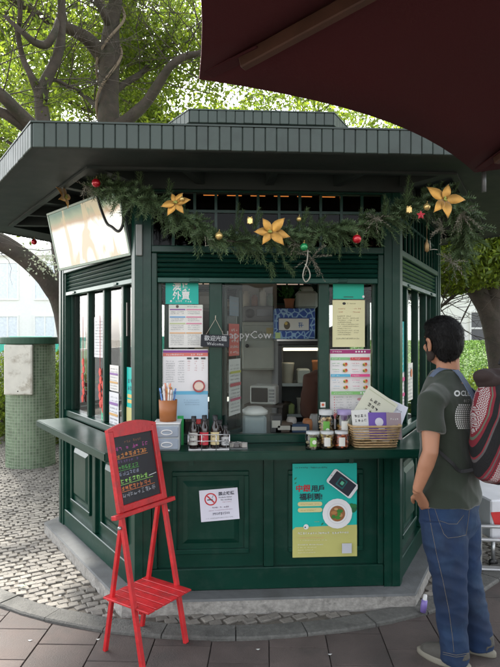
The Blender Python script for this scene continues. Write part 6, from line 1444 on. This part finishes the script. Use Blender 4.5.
def ribbon(pts, wd, m, name, off=.006, f=None, th_=.004):
    P_ = [(f or pt_)(x, y, off) if len(q) == 2 else MW @ Vector(q) for q in pts for x, y in [q[:2]]]; P_ = [p for p in P_ if p]
    a, _ = smooth(P_, [.0]*len(P_), 5); mb = MB(); vs = []; ctr = MW @ Vector((0, .09, 1.2))
    for i, p in enumerate(a):
        tg = (a[min(i+1, len(a)-1)]-a[max(i-1, 0)]).normalized(); nn = (p-(MW @ Vector((0, .09, (MI @ p).z-.08)))).normalized(); w_ = tg.cross(nn).normalized()*wd/2; nn = w_.cross(tg).normalized()*th_/2
        vs += [p-w_-nn, p+w_-nn, p+w_+nn, p-w_+nn]
    mb.add(vs, [(4*i+j, 4*i+(j+1) % 4, 4*i+4+(j+1) % 4, 4*i+4+j) for i in range(len(a)-1) for j in range(4)]+[(0, 1, 2, 3), tuple(4*len(a)-4+j for j in range(4))[::-1]]); part(name, mb, m, BP, I4)
ribbon([(-.10, .20, 1.24), (-.105, .165, 1.33), (438.5, 371.5), (446, 369.5), (456, 372), (466, 377), (474, 383), (-.06, -.09, 1.26)], .034, mat('grey denim strap', (.10, .13, .19), .85, bump=.3), 'shoulder_strap', .007)
ribbon([(-.165, .09, 1.14), (437, 447), (444, 455), (452, 463), (460, 471), (-.09, -.10, .97)], .016, BK, 'side_strap', .007)
ribbon([(.10, .20, 1.24), (.105, .165, 1.33), (.11, .09, 1.385), (.11, .02, 1.33), (.09, -.06, 1.28)], .034, mat('grey denim strap', (.10, .13, .19), .85, bump=.3), 'shoulder_strap', .007)
# ---- the vendor inside
vx = wpt(338, 350, 4.35); th = R(100); f2 = Vector((math.cos(th), math.sin(th))); r2_ = Vector((math.sin(th), -math.cos(th)))
VW = Matrix(((r2_.x, f2.x, 0, vx.x-.02), (r2_.y, f2.y, 0, vx.y-.0), (0, 0, 1, FL), (0, 0, 0, 1)))
VJ = dict(head=Vector((0, .04, 1.42)), neck=Vector((0, .01, 1.25)),
    torso=[(0, 0, .75, .13, .09), (0, 0, .95, .13, .09), (0, 0, 1.15, .14, .09), (0, 0, 1.20, .12, .07)],
    shirt=[(0, 0, .78, .165, .125), (0, 0, .9, .165, .122), (0, 0, 1.05, .165, .118), (0, 0, 1.16, .165, .105), (0, 0, 1.215, .12, .08), (0, 0, 1.235, .07, .06)],
    hips=[(0, 0, .68, .15, .11), (0, 0, .76, .155, .115), (0, 0, .86, .145, .11)],
    arm_l=(Vector((-.18, 0, 1.16)), Vector((-.21, .0, .92)), Vector((-.16, .20, .90)), Vector((-.12, .27, .91))), arm_r=(Vector((.18, 0, 1.16)), Vector((.21, .0, .92)), Vector((.16, .20, .90)), Vector((.12, .27, .91))),
    leg_l=(Vector((-.08, 0, .72)), Vector((-.09, .01, .40)), Vector((-.09, -.02, .075))), leg_r=(Vector((.08, 0, .72)), Vector((.09, .01, .40)), Vector((.09, -.02, .075))), rj=[.098, .094, .08, .07, .062, .056, .053, .053])
person('vendor in a dark brown sweater standing in the kiosk, half hidden behind the right window', VW, VJ, R(10), mat('vendor jeans', (.03, .06, .13), .85), mat('brown sweater', (.06, .022, .012), .9, var=.15), mat('dark brown hair', (.02, .012, .008), .5), None, 0, True,
       sole=mat('cream rubber', (.5, .47, .36), .7), shoe=mat('grey canvas', (.07, .065, .055), .85))
